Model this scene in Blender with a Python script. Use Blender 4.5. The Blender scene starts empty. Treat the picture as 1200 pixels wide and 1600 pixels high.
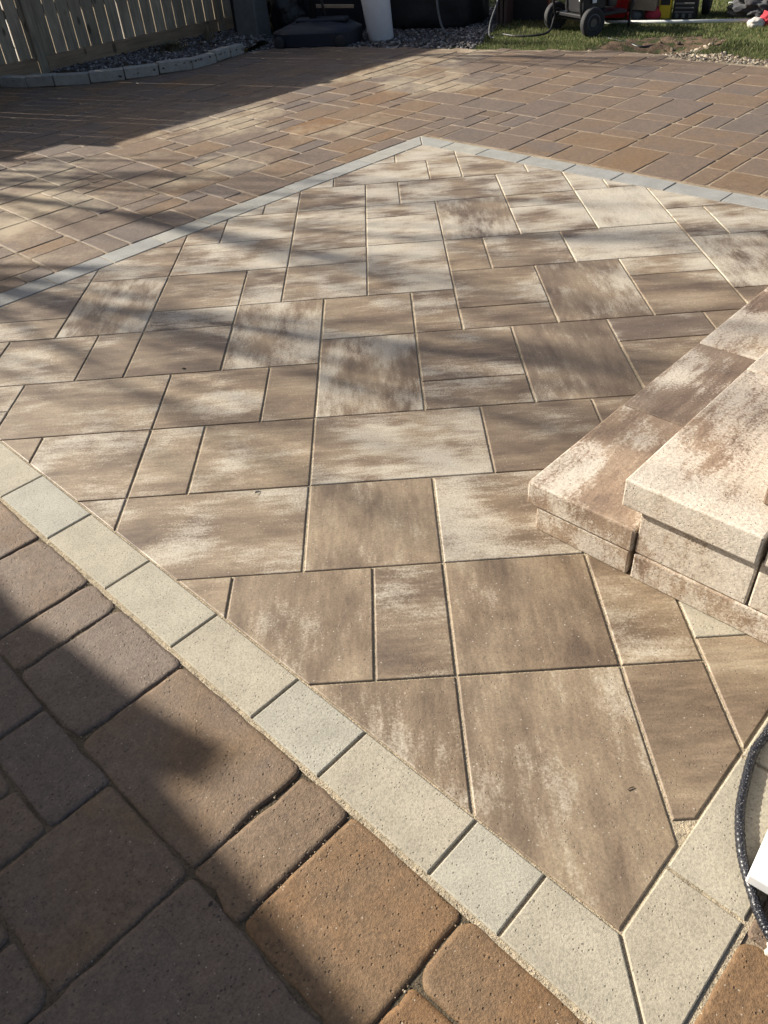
import bpy, bmesh, math, random
from mathutils import Vector, Matrix, noise as mnoise

S = bpy.context.scene
COL = S.collection
R2 = math.sqrt(2.0)

# ------------------------------------------------------------------ camera
cam_d = bpy.data.cameras.new("camera")
cam = bpy.data.objects.new("camera", cam_d)
COL.objects.link(cam)
cam_d.sensor_fit = 'VERTICAL'
cam_d.sensor_height = 32.0
cam_d.lens = 32.0 * 1219.98 / 1600.0
cam_d.clip_start = 0.05
cam_d.clip_end = 2000.0
PITCH, ROLL, YAW = 0.6967003, -0.0894141, -0.0333404
_cp, _sp = math.cos(PITCH), math.sin(PITCH)
_fw = Vector((math.sin(YAW) * _cp, math.cos(YAW) * _cp, -_sp))
_rt = Vector((math.cos(YAW), -math.sin(YAW), 0))
_up = _rt.cross(_fw)
_r = math.cos(ROLL) * _rt + math.sin(ROLL) * _up
_u = -math.sin(ROLL) * _rt + math.cos(ROLL) * _up
CAM = Vector((0.30434, -1.22109, 1.56687))
cam.matrix_world = Matrix(((_r.x, _u.x, -_fw.x, CAM.x), (_r.y, _u.y, -_fw.y, CAM.y),
                           (_r.z, _u.z, -_fw.z, CAM.z), (0, 0, 0, 1)))
S.camera = cam

# ------------------------------------------------------------------ light
SUN_AZ, SUN_EL = math.radians(154.5), math.radians(28.0)   # azimuth counted from +x
sun_dir = Vector((math.cos(SUN_AZ) * math.cos(SUN_EL), math.sin(SUN_AZ) * math.cos(SUN_EL), math.sin(SUN_EL)))
world = bpy.data.worlds.new("World")
S.world = world
world.use_nodes = True
wn = world.node_tree.nodes
wl = world.node_tree.links
sky = wn.new("ShaderNodeTexSky")
sky.sky_type = 'NISHITA'
sky.sun_disc = False
sky.air_density = 0.8
sky.dust_density = 3.5
sky.ozone_density = 0.4
sky.sun_elevation = SUN_EL
sky.sun_rotation = math.pi / 2 - SUN_AZ
wn["Background"].inputs[1].default_value = 0.066
wl.new(sky.outputs[0], wn["Background"].inputs[0])
sun_d = bpy.data.lights.new("sun", 'SUN')
sun_d.energy = 5.0
sun_d.angle = math.radians(0.53)
sun_d.color = (1.0, 0.925, 0.81)
sun = bpy.data.objects.new("sun", sun_d)
COL.objects.link(sun)
sun.rotation_euler = sun_dir.to_track_quat('Z', 'Y').to_euler()
S.view_settings.view_transform = 'Standard'
S.view_settings.look = 'None'
S.view_settings.gamma = 1.0
S.view_settings.exposure = 1.0

rnd = random.Random(11)

# ------------------------------------------------------------------ helpers
def obj(name, me, parent=None, loc=(0, 0, 0), rot=(0, 0, 0), mat=None):
    o = bpy.data.objects.new(name, me)
    COL.objects.link(o)
    o.location = loc
    o.rotation_euler = rot
    if parent is not None:
        o.parent = parent
    if mat is not None and me is not None and not me.materials:
        me.materials.append(mat)
    return o

def thing(name, label, cat, loc=(0, 0, 0), rotz=0.0, group=None):
    o = obj(name, None, loc=loc, rot=(0, 0, rotz))
    o.empty_display_size = 0.1
    return tag(o, label, cat, group)

def tag(o, label=None, cat=None, group=None, kind=None):
    if label: o["label"] = label
    if cat: o["category"] = cat
    if group: o["group"] = group
    if kind: o["kind"] = kind
    return o

def mesh(name, verts, faces, mat=None, smooth=False):
    me = bpy.data.meshes.new(name)
    me.from_pydata([tuple(v) for v in verts], [], faces)
    me.update()
    if smooth:
        for p in me.polygons: p.use_smooth = True
    if mat: me.materials.append(mat)
    return me

def bm_mesh(name, bm, mat=None, smooth=False):
    me = bpy.data.meshes.new(name)
    bm.normal_update()
    bm.to_mesh(me)
    bm.free()
    if smooth:
        for p in me.polygons: p.use_smooth = True
    if mat: me.materials.append(mat)
    return me

def box_bm(sx, sy, sz, bevel=0.0, seg=1, base=True):
    bm = bmesh.new()
    bmesh.ops.create_cube(bm, size=1.0)
    for v in bm.verts:
        v.co = Vector((v.co.x * sx, v.co.y * sy, (v.co.z + (0.5 if base else 0.0)) * sz))
    if bevel > 0:
        bmesh.ops.bevel(bm, geom=list(bm.edges), offset=bevel, segments=seg, affect='EDGES', profile=0.5)
    return bm

def tube(pts, rad, sides=8, name="tube", mat=None, caps=True):
    """tube along a polyline; rad is a number or a list"""
    pts = [Vector(p) for p in pts]
    n = len(pts)
    rads = rad if isinstance(rad, (list, tuple)) else [rad] * n
    vs, fs = [], []
    prev = None
    for i, p in enumerate(pts):
        d = (pts[min(i + 1, n - 1)] - pts[max(i - 1, 0)]).normalized()
        a = prev if prev is not None else (Vector((0, 0, 1)) if abs(d.z) < 0.9 else Vector((1, 0, 0)))
        x = (a - d * a.dot(d)).normalized()
        prev = x
        y = d.cross(x)
        for k in range(sides):
            t = 2 * math.pi * k / sides
            vs.append(p + (x * math.cos(t) + y * math.sin(t)) * rads[i])
    for i in range(n - 1):
        for k in range(sides):
            k2 = (k + 1) % sides
            fs.append((i * sides + k, i * sides + k2, (i + 1) * sides + k2, (i + 1) * sides + k))
    if caps:
        fs.append(tuple(reversed(range(sides))))
        fs.append(tuple(range((n - 1) * sides, n * sides)))
    return mesh(name, vs, fs, mat, True)

def spline(pts, n=8):
    pts = [Vector(p) for p in pts]
    out = []
    for i in range(len(pts) - 1):
        p0, p1, p2, p3 = pts[max(i - 1, 0)], pts[i], pts[i + 1], pts[min(i + 2, len(pts) - 1)]
        for k in range(n):
            t = k / n
            out.append(0.5 * ((2 * p1) + (p2 - p0) * t + (2 * p0 - 5 * p1 + 4 * p2 - p3) * t * t + (3 * p1 - p0 - 3 * p2 + p3) * t ** 3))
    out.append(pts[-1])
    return out

def AB(a, b, z=0.0):
    """yard axes: a along the fence, b towards it"""
    return Vector(((a - b) / R2, (a + b) / R2, z))

def clip_half(poly, nx, ny, c):
    """keep nx*x+ny*y <= c"""
    out = []
    n = len(poly)
    for i in range(n):
        p, q = poly[i], poly[(i + 1) % n]
        dp, dq = nx * p[0] + ny * p[1] - c, nx * q[0] + ny * q[1] - c
        if dp <= 0: out.append(p)
        if (dp < 0 < dq) or (dq < 0 < dp):
            t = dp / (dp - dq)
            out.append((p[0] + (q[0] - p[0]) * t, p[1] + (q[1] - p[1]) * t))
    res = []
    for p in out:
        if not res or math.hypot(p[0] - res[-1][0], p[1] - res[-1][1]) > 1e-4: res.append(p)
    if len(res) > 1 and math.hypot(res[0][0] - res[-1][0], res[0][1] - res[-1][1]) < 1e-4: res.pop()
    return res

def area(poly):
    return 0.5 * sum(poly[i][0] * poly[(i + 1) % len(poly)][1] - poly[(i + 1) % len(poly)][0] * poly[i][1] for i in range(len(poly)))

def inset(poly, d):
    n = len(poly)
    out = []
    for i in range(n):
        p0, p1, p2 = Vector(poly[i - 1]), Vector(poly[i]), Vector(poly[(i + 1) % n])
        e1, e2 = (p1 - p0).normalized(), (p2 - p1).normalized()
        n1, n2 = Vector((-e1.y, e1.x)), Vector((-e2.y, e2.x))
        k = 1.0 + n1.dot(n2)
        if k < 0.15: k = 0.15
        out.append(tuple(p1 + (n1 + n2) * (d / k)))
    return out

def prism(poly, rings, bottom, name, mat=None, smooth=False):
    """poly CCW; rings: list of (inset, z) from the outside to the top"""
    vs, fs = [], []
    n = len(poly)
    vs += [(p[0], p[1], bottom) for p in poly]
    for d, z in rings:
        q = inset(poly, d) if d > 0 else poly
        vs += [(p[0], p[1], z) for p in q]
    for k in range(len(rings)):
        for i in range(n):
            j = (i + 1) % n
            fs.append((k * n + i, k * n + j, (k + 1) * n + j, (k + 1) * n + i))
    fs.append(tuple(range(len(rings) * n, (len(rings) + 1) * n)))
    return mesh(name, vs, fs, mat, smooth)

# ------------------------------------------------------------------ materials
class NT:
    def __init__(self, name):
        self.m = bpy.data.materials.new(name)
        self.m.use_nodes = True
        self.t = self.m.node_tree
        self.b = self.t.nodes["Principled BSDF"]
    def n(self, typ, **kw):
        nd = self.t.nodes.new(typ)
        for k, v in kw.items():
            if k.startswith("i_"):
                nd.inputs[k[2:].replace("_", " ")].default_value = v
            else:
                setattr(nd, k, v)
        return nd
    def l(self, a, b): self.t.links.new(a, b)
    def val(self, s, v):
        if hasattr(v, "links"): self.l(v, s)
        else: s.default_value = v
    def math(self, op, a, b=0.0, clamp=False):
        nd = self.n("ShaderNodeMath", operation=op, use_clamp=clamp)
        self.val(nd.inputs[0], a); self.val(nd.inputs[1], b)
        return nd.outputs[0]
    def noise(self, vec, scale, detail=4, rough=0.6, dist=0.0):
        nd = self.n("ShaderNodeTexNoise")
        self.l(vec, nd.inputs["Vector"])
        nd.inputs["Scale"].default_value = scale; nd.inputs["Detail"].default_value = detail
        nd.inputs["Roughness"].default_value = rough; nd.inputs["Distortion"].default_value = dist
        return nd.outputs["Fac"]
    def ramp(self, fac, stops, interp='LINEAR'):
        nd = self.n("ShaderNodeValToRGB")
        cr = nd.color_ramp; cr.interpolation = interp
        while len(cr.elements) > len(stops): cr.elements.remove(cr.elements[-1])
        while len(cr.elements) < len(stops): cr.elements.new(0.5)
        for e, (p, c) in zip(cr.elements, stops):
            e.position = p
            e.color = (c, c, c, 1) if isinstance(c, (int, float)) else (*c, 1)
        self.l(fac, nd.inputs[0])
        return nd.outputs[0]
    def mix(self, fac, a, b, blend='MIX'):
        nd = self.n("ShaderNodeMix", data_type='RGBA', blend_type=blend)
        self.val(nd.inputs[0], fac)
        for s, v in ((nd.inputs[6], a), (nd.inputs[7], b)):
            if hasattr(v, "links"): self.l(v, s)
            else: s.default_value = (*v, 1)
        return nd.outputs[2]
    def objcoord(self):
        """object coordinates shifted by a random amount per object"""
        tc = self.n("ShaderNodeTexCoord"); oi = self.n("ShaderNodeObjectInfo")
        sc = self.n("ShaderNodeVectorMath", operation='SCALE')
        cb = self.n("ShaderNodeCombineXYZ")
        self.l(oi.outputs["Random"], cb.inputs[0])
        self.l(self.math('FRACT', self.math('MULTIPLY', oi.outputs["Random"], 37.3)), cb.inputs[1])
        self.l(self.math('FRACT', self.math('MULTIPLY', oi.outputs["Random"], 91.7)), cb.inputs[2])
        self.l(cb.outputs[0], sc.inputs[0]); sc.inputs["Scale"].default_value = 40.0
        ad = self.n("ShaderNodeVectorMath", operation='ADD')
        self.l(tc.outputs["Object"], ad.inputs[0]); self.l(sc.outputs[0], ad.inputs[1])
        return ad.outputs[0], oi
    def scalev(self, v, s):
        nd = self.n("ShaderNodeVectorMath", operation='MULTIPLY')
        self.l(v, nd.inputs[0]); nd.inputs[1].default_value = s
        return nd.outputs[0]
    def bump(self, h, strength=0.5, dist=0.002, prev=None):
        nd = self.n("ShaderNodeBump")
        nd.inputs["Strength"].default_value = strength; nd.inputs["Distance"].default_value = dist
        self.l(h, nd.inputs["Height"])
        if prev is not None: self.l(prev, nd.inputs["Normal"])
        return nd.outputs[0]
    def done(self, col=None, rough=0.8, normal=None, spec=None, metal=0.0):
        if col is not None: self.val2(self.b.inputs["Base Color"], col)
        self.val(self.b.inputs["Roughness"], rough)
        self.b.inputs["Metallic"].default_value = metal
        if spec is not None: self.b.inputs["Specular IOR Level"].default_value = spec
        if normal is not None: self.l(normal, self.b.inputs["Normal"])
        return self.m
    def val2(self, s, v):
        if hasattr(v, "links"): self.l(v, s)
        else: s.default_value = (*v, 1)

def mat_slab(name, coarse=False):
    """blended brown and cream wet-cast concrete, streaked; object colour: r = cream, g = streak direction, b = darkness"""
    k = NT(name)
    v, oi = k.objcoord()
    sep = k.n("ShaderNodeSeparateColor"); k.l(oi.outputs["Color"], sep.inputs[0])
    vx = k.scalev(v, (1.9, 6.6, 4.0)); vy = k.scalev(v, (6.0, 2.0, 4.0))
    mv = k.n("ShaderNodeMix", data_type='VECTOR'); k.l(sep.outputs[1], mv.inputs[0])
    k.l(vx, mv.inputs[4]); k.l(vy, mv.inputs[5])
    sv = mv.outputs[1]
    low = k.noise(sv, 1.0, 3, 0.5, 0.45)
    mid = k.noise(sv, 4.5, 5, 0.7, 0.2)
    iso = k.noise(v, 4.0, 2, 0.5)
    tint = k.noise(v, 5.0, 2, 0.5, 0.3)
    # fine drawn streaks left by the face mix
    ms = k.n("ShaderNodeMix", data_type='VECTOR'); k.l(sep.outputs[1], ms.inputs[0])
    k.l(k.scalev(v, (9.0, 95.0, 30.0)), ms.inputs[4]); k.l(k.scalev(v, (95.0, 11.0, 30.0)), ms.inputs[5])
    fine = k.noise(ms.outputs[1], 1.0, 3, 0.65)
    grain = k.noise(v, 170 if not coarse else 130, 4, 0.8)
    # base brown to tan
    t1 = k.math('ADD', k.math('MULTIPLY', low, 0.72), k.math('MULTIPLY', mid, 0.36))
    if coarse:
        base = k.ramp(t1, [(0.36, (0.175, 0.120, 0.086)), (0.50, (0.310, 0.222, 0.152)), (0.64, (0.43, 0.33, 0.235)), (0.78, (0.50, 0.41, 0.31))])
    else:
        base = k.ramp(t1, [(0.36, (0.102, 0.070, 0.046)), (0.48, (0.182, 0.132, 0.086)), (0.60, (0.272, 0.208, 0.137)), (0.73, (0.38, 0.31, 0.215))])
    base = k.mix(k.math('MULTIPLY', k.ramp(tint, [(0.54, 0.0), (0.74, 1.0)]), 0.35), base, (0.335, 0.255, 0.160))
    dk = k.mix(k.math('MULTIPLY', sep.outputs[2], 0.8), base, (0.105, 0.080, 0.067))
    dk = k.mix(1.0, dk, k.ramp(fine, [(0.30, 0.88), (0.70, 1.11)]), 'MULTIPLY')
    # cream film with flaky edges
    s = k.math('ADD', k.math('MULTIPLY', low, 0.45), k.math('MULTIPLY', iso, 0.66))
    s = k.math('ADD', s, k.math('MULTIPLY', k.math('SUBTRACT', mid, 0.5), 0.42))
    s = k.math('ADD', s, k.math('MULTIPLY', k.math('SUBTRACT', fine, 0.5), 0.14))
    s = k.math('ADD', s, k.math('MULTIPLY', k.math('SUBTRACT', grain, 0.5), 0.44 if coarse else 0.38))
    s = k.math('ADD', s, k.math('MULTIPLY', k.math('SUBTRACT', sep.outputs[0], 0.5), 0.55))
    f = k.ramp(s, [(0.53, 0.0), (0.63 if coarse else 0.69, 0.72), (0.85, 1.0)])
    cream = k.mix(tint, (0.45, 0.43, 0.375), (0.53, 0.475, 0.375)) if not coarse else k.mix(tint, (0.62, 0.585, 0.515), (0.66, 0.59, 0.48))
    c = k.mix(k.math('MULTIPLY', f, 0.86), dk, cream)
    # grains
    g2 = k.ramp(grain, [(0.28, 0.60), (0.5, 1.0), (0.74, 1.28)])
    c = k.mix(1.0, c, g2, 'MULTIPLY')
    vo = k.n("ShaderNodeTexVoronoi", feature='F1'); k.l(v, vo.inputs["Vector"]); vo.inputs["Scale"].default_value = 75
    spk = k.ramp(vo.outputs["Distance"], [(0.10, 1.0), (0.17, 0.0)])
    sel = k.math('GREATER_THAN', k.noise(v, 40, 1), 0.56)
    c = k.mix(k.math('MULTIPLY', k.math('MULTIPLY', spk, sel), 0.55), c, (0.60, 0.56, 0.48))
    vd = k.n("ShaderNodeTexVoronoi", feature='F1'); k.l(v, vd.inputs["Vector"]); vd.inputs["Scale"].default_value = 95
    pit = k.math('MULTIPLY', k.ramp(vd.outputs["Distance"], [(0.10, 1.0), (0.20, 0.0)]), k.math('GREATER_THAN', k.noise(v, 27, 1), 0.55))
    c = k.mix(k.math('MULTIPLY', pit, 0.6), c, (0.07, 0.05, 0.035))
    h = k.math('SUBTRACT', k.math('ADD', k.math('MULTIPLY', grain, 0.8), k.math('MULTIPLY', k.noise(v, 45, 3), 0.35)), k.math('MULTIPLY', pit, 1.0))
    n = k.bump(h, 0.6 if not coarse else 0.8, 0.0016 if not coarse else 0.0026)
    rg = k.ramp(k.noise(v, 6, 3), [(0.3, 0.46), (0.7, 0.66)])
    return k.done(c, rg, n, 0.5)

def mat_border(name):
    k = NT(name)
    v, oi = k.objcoord()
    r = oi.outputs["Random"]
    sp_ = k.n("ShaderNodeSeparateColor"); k.l(oi.outputs["Color"], sp_.inputs[0])
    base = k.ramp(sp_.outputs[0], [(0.0, (0.365, 0.325, 0.248)), (0.35, (0.375, 0.345, 0.272)), (0.6, (0.365, 0.350, 0.292)), (1.0, (0.265, 0.268, 0.258))])
    grain = k.noise(v, 190, 3, 0.8)
    big = k.noise(v, 9, 4, 0.6)
    c = k.mix(1.0, base, k.ramp(big, [(0.3, 0.86), (0.7, 1.10)]), 'MULTIPLY')
    c = k.mix(1.0, c, k.ramp(grain, [(0.28, 0.62), (0.5, 1.0), (0.75, 1.22)]), 'MULTIPLY')
    vd = k.n("ShaderNodeTexVoronoi", feature='F1'); k.l(v, vd.inputs["Vector"]); vd.inputs["Scale"].default_value = 110
    pit = k.math('MULTIPLY', k.ramp(vd.outputs["Distance"], [(0.12, 1.0), (0.24, 0.0)]), k.math('GREATER_THAN', k.noise(v, 33, 1), 0.52))
    c = k.mix(k.math('MULTIPLY', pit, 0.55), c, (0.11, 0.095, 0.07))
    h = k.math('SUBTRACT', k.math('ADD', grain, k.math('MULTIPLY', k.noise(v, 60, 2), 0.6)), pit)
    return k.done(c, 0.82, k.bump(h, 0.7, 0.0016), 0.3)

def mat_paver(name):
    """old tumbled pavers, brown with grey and rust blends and pale sand left on them"""
    k = NT(name)
    v, oi = k.objcoord()
    r = oi.outputs["Random"]
    sc_ = k.n("ShaderNodeSeparateColor"); k.l(oi.outputs["Color"], sc_.inputs[0])
    # 0 taupe grey, 0.5 brown, 1 rust
    pal = [(0.0, (0.130, 0.102, 0.083)), (0.35, (0.154, 0.112, 0.081)), (0.6, (0.168, 0.114, 0.071)), (0.8, (0.175, 0.112, 0.060)), (1.0, (0.190, 0.105, 0.045))]
    A = k.ramp(sc_.outputs[0], pal)
    B = k.ramp(sc_.outputs[1], pal)
    cl = k.noise(v, 4.5, 3, 0.6, 0.5)
    c = k.mix(k.ramp(cl, [(0.34, 0.0), (0.66, 1.0)]), A, B)
    grain = k.noise(v, 150, 4, 0.85)
    mid = k.noise(v, 38, 4, 0.7)
    c = k.mix(1.0, c, k.ramp(mid, [(0.3, 0.80), (0.7, 1.18)]), 'MULTIPLY')
    gi = k.n("ShaderNodeNewGeometry")
    c = k.mix(1.0, c, k.ramp(gi.outputs["Random Per Island"], [(0.0, 0.84), (1.0, 1.16)]), 'MULTIPLY')
    c = k.mix(1.0, c, k.ramp(grain, [(0.26, 0.45), (0.5, 1.0), (0.76, 1.5)]), 'MULTIPLY')
    # pale grains of aggregate
    vo = k.n("ShaderNodeTexVoronoi", feature='F1'); k.l(v, vo.inputs["Vector"]); vo.inputs["Scale"].default_value = 90
    spk = k.math('MULTIPLY', k.ramp(vo.outputs["Distance"], [(0.10, 1.0), (0.18, 0.0)]), k.math('GREATER_THAN', k.noise(v, 50, 1), 0.60))
    c = k.mix(k.math('MULTIPLY', spk, 0.7), c, (0.50, 0.44, 0.35))
    # swept joint sand left lying in patches
    geo = k.n("ShaderNodeNewGeometry")
    ws = k.noise(geo.outputs["Position"], 0.9, 3, 0.6, 0.4)
    wf = k.noise(geo.outputs["Position"], 9, 4, 0.7)
    m = k.math('ADD', k.math('MULTIPLY', ws, 0.85), k.math('MULTIPLY', wf, 0.30))
    sx = k.n("ShaderNodeSeparateXYZ"); k.l(geo.outputs["Position"], sx.inputs[0])
    # most of it lies towards the fence side; cut back to darken the fence's shade
    z1 = k.math('SUBTRACT', sx.outputs[1], sx.outputs[0])
    m = k.math('ADD', m, k.math('SUBTRACT', k.math('MULTIPLY', k.ramp(k.math('MULTIPLY', z1, 0.1), [(0.20, 0.0), (0.56, 0.85), (0.70, 1.0), (0.80, 0.2)]), 0.30), 0.25))
    sand = k.ramp(m, [(0.57, 0.0), (0.72, 0.60)])
    c = k.mix(sand, c, (0.46, 0.385, 0.265))
    h = k.math('ADD', k.math('ADD', grain, k.math('MULTIPLY', mid, 0.5)), k.math('MULTIPLY', cl, 2.0))
    rg = k.ramp(k.noise(v, 5, 3), [(0.3, 0.55), (0.7, 0.78)])
    vd = k.n("ShaderNodeTexVoronoi", feature='F1'); k.l(v, vd.inputs["Vector"]); vd.inputs["Scale"].default_value = 85
    pit = k.math('MULTIPLY', k.ramp(vd.outputs["Distance"], [(0.10, 1.0), (0.24, 0.0)]), k.math('GREATER_THAN', k.noise(v, 30, 1), 0.50))
    c = k.mix(k.math('MULTIPLY', pit, 0.5), c, (0.045, 0.034, 0.026))
    h = k.math('SUBTRACT', h, k.math('MULTIPLY', pit, 0.9))
    return k.done(c, rg, k.bump(h, 1.0, 0.0028), 0.4)

def mat_sand(name, col=(0.42, 0.345, 0.245), dark=0.6, scale=150):
    k = NT(name)
    g = k.n("ShaderNodeNewGeometry")
    v = g.outputs["Position"]
    gr = k.noise(v, scale, 3, 0.85)
    big = k.noise(v, 7, 4, 0.7)
    c = k.mix(k.ramp(big, [(0.35, 0.0), (0.7, 1.0)]), col, tuple(x * dark for x in col))
    c = k.mix(1.0, c, k.ramp(gr, [(0.28, 0.45), (0.5, 1.0), (0.74, 1.35)]), 'MULTIPLY')
    return k.done(c, 0.95, k.bump(k.math('ADD', gr, k.math('MULTIPLY', k.noise(v, 45, 3), 1.2)), 1.0, 0.006), 0.1)

def mat_wood(name, c0=(0.19, 0.165, 0.125), c1=(0.10, 0.085, 0.066), axis=2):
    k = NT(name)
    v, oi = k.objcoord()
    s = [22.0, 22.0, 22.0]; s[axis] = 1.3
    st = k.noise(k.scalev(v, tuple(s)), 2.2, 5, 0.65, 0.8)
    bl = k.noise(v, 3.0, 3, 0.6)
    c = k.mix(k.ramp(st, [(0.35, 0.0), (0.68, 1.0)]), c0, c1)
    c = k.mix(1.0, c, k.ramp(bl, [(0.3, 0.75), (0.7, 1.15)]), 'MULTIPLY')
    c = k.mix(1.0, c, k.ramp(oi.outputs["Random"], [(0, 0.82), (1, 1.15)]), 'MULTIPLY')
    vo = k.n("ShaderNodeTexVoronoi", feature='F1'); k.l(k.scalev(v, (5.0, 5.0, 2.2)), vo.inputs["Vector"]); vo.inputs["Scale"].default_value = 1.0
    c = k.mix(k.math('MULTIPLY', k.ramp(vo.outputs["Distance"], [(0.09, 1.0), (0.14, 0.0)]), 0.7), c, (0.04, 0.028, 0.02))
    return k.done(c, 0.85, k.bump(st, 0.6, 0.003), 0.2)

def mat_simple(name, col, rough=0.6, scale=30, amount=0.25, bump=0.2, bdist=0.002, metal=0.0, spec=None):
    k = NT(name)
    v, oi = k.objcoord()
    n1 = k.noise(v, scale, 4, 0.7)
    n2 = k.noise(v, scale * 0.15, 3, 0.6)
    c = k.mix(1.0, col, k.ramp(n1, [(0.3, 1 - amount), (0.7, 1 + amount)]), 'MULTIPLY')
    c = k.mix(1.0, c, k.ramp(n2, [(0.3, 1 - amount * 0.7), (0.7, 1 + amount * 0.7)]), 'MULTIPLY')
    return k.done(c, rough, k.bump(n1, bump, bdist), spec, metal)

def mat_var(name, stops, rough=0.85, scale=60, bump=0.5, bdist=0.003, pos=False):
    """colour varied over islands of one mesh by the mesh's own random island value"""
    k = NT(name)
    g = k.n("ShaderNodeNewGeometry")
    n1 = k.noise(g.outputs["Position"], scale, 3, 0.7)
    c = k.ramp(g.outputs["Random Per Island"], stops)
    c = k.mix(1.0, c, k.ramp(n1, [(0.3, 0.8), (0.7, 1.2)]), 'MULTIPLY')
    return k.done(c, rough, k.bump(n1, bump, bdist), 0.25)

M_slab = mat_slab("slab_concrete")
M_step = mat_slab("step_stone", True)
M_border = mat_border("border_concrete")
M_paver = mat_paver("tumbled_paver")
M_sand = mat_sand("jointing_sand", (0.47, 0.395, 0.28), 0.75)
def mat_joint(name):
    """fresh pale sand in the far field, old dark fill in the near one"""
    k = NT(name)
    g = k.n("ShaderNodeNewGeometry"); v = g.outputs["Position"]
    sx = k.n("ShaderNodeSeparateXYZ"); k.l(v, sx.inputs[0])
    gr = k.noise(v, 150, 3, 0.85); big = k.noise(v, 5, 4, 0.7)
    c = k.mix(k.ramp(big, [(0.35, 0.0), (0.7, 1.0)]), (0.40, 0.33, 0.24), (0.17, 0.13, 0.09))
    old = k.mix(k.ramp(big, [(0.4, 0.0), (0.75, 1.0)]), (0.085, 0.070, 0.048), (0.20, 0.16, 0.11))
    c = k.mix(k.math('LESS_THAN', k.math('ADD', sx.outputs[0], sx.outputs[1]), 0.0), c, old)
    c = k.mix(1.0, c, k.ramp(gr, [(0.28, 0.45), (0.5, 1.0), (0.74, 1.35)]), 'MULTIPLY')
    return k.done(c, 0.95, k.bump(gr, 1.0, 0.005), 0.1)
M_sand_old = mat_joint("old_joint_sand")
M_soil = mat_sand("soil", (0.105, 0.078, 0.055), 0.6, 60)
M_dirt = mat_sand("bare_dirt", (0.15, 0.105, 0.072), 0.55, 60)
M_lawn = mat_sand("lawn_soil", (0.07, 0.075, 0.035), 0.6, 40)
M_wood = mat_wood("fence_wood", (0.42, 0.355, 0.255), (0.24, 0.195, 0.14))
M_woodh = mat_wood("rot_board_wood", (0.38, 0.28, 0.18), (0.22, 0.155, 0.10), 0)
M_edge = mat_simple("edging_concrete", (0.33, 0.315, 0.275), 0.9, 90, 0.2, 0.6, 0.003)
M_gravel = mat_var("grey_gravel", [(0.0, (0.045, 0.042, 0.042)), (0.5, (0.095, 0.088, 0.085)), (0.8, (0.16, 0.15, 0.145)), (1.0, (0.36, 0.34, 0.32))])
M_rubble = mat_var("pale_rubble", [(0.0, (0.09, 0.07, 0.05)), (0.4, (0.22, 0.175, 0.125)), (0.7, (0.34, 0.285, 0.21)), (1.0, (0.50, 0.44, 0.34))])
M_crumb = mat_var("sand_crumbs", [(0.0, (0.14, 0.105, 0.07)), (0.6, (0.28, 0.22, 0.15)), (1.0, (0.44, 0.37, 0.27))])
M_grass = mat_var("grass_blades", [(0.0, (0.06, 0.09, 0.026)), (0.45, (0.125, 0.165, 0.055)), (0.75, (0.20, 0.22, 0.09)), (1.0, (0.38, 0.33, 0.19))], 0.6, 8)
M_drygrass = mat_var("dry_grass", [(0.0, (0.10, 0.09, 0.05)), (0.6, (0.16, 0.145, 0.09)), (1.0, (0.26, 0.22, 0.14))], 0.7, 8)

# ------------------------------------------------------------------ ground sheets
def sheet(name, pts, z, mat, kind="structure"):
    me = mesh(name, [(p[0], p[1], z) for p in pts], [tuple(range(len(pts)))], mat)
    o = obj(name, me)
    o["kind"] = kind
    return o

g = sheet("ground", [(-600, -600), (600, -600), (600, 600), (-600, 600)], -0.14, M_lawn)

# patio outline (world xy): back edge follows the cut edge seen in the photo
BACK = [(-6.2, 8.6), (-4.4, 8.35), (-3.5, 8.10), (-2.95, 7.86), (-2.4, 7.86), (-1.9, 8.02), (-1.5, 8.25), (-1.15, 8.80), (-0.75, 8.86), (-0.1, 8.69),
        (0.6, 8.30), (1.30, 7.92), (2.0, 7.56), (2.68, 7.20), (2.95, 6.92), (3.10, 6.60), (3.34, 6.40), (3.62, 6.13), (4.6, 5.3), (6.0, 4.2)]

# ------------------------------------------------------------------ slab patio inside the grey border
MOD = 0.2032
SUM0, SUM1, DIF0, DIF1 = 0.18, 25.80, -6.26, 19.83      # diamond in slab modules: u+v and v-u
BW = 0.79 * MOD                                          # border width
sl_bed = [AB(SUM0 * MOD / R2 - BW - .01, DIF0 * MOD / R2 - BW - .01), AB(SUM1 * MOD / R2 + BW + .01, DIF0 * MOD / R2 - BW - .01),
          AB(SUM1 * MOD / R2 + BW + .01, DIF1 * MOD / R2 + BW + .01), AB(SUM0 * MOD / R2 - BW - .01, DIF1 * MOD / R2 + BW + .01)]
slab_patio = sheet("slab_patio", sl_bed, -0.0042, M_sand)

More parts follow.
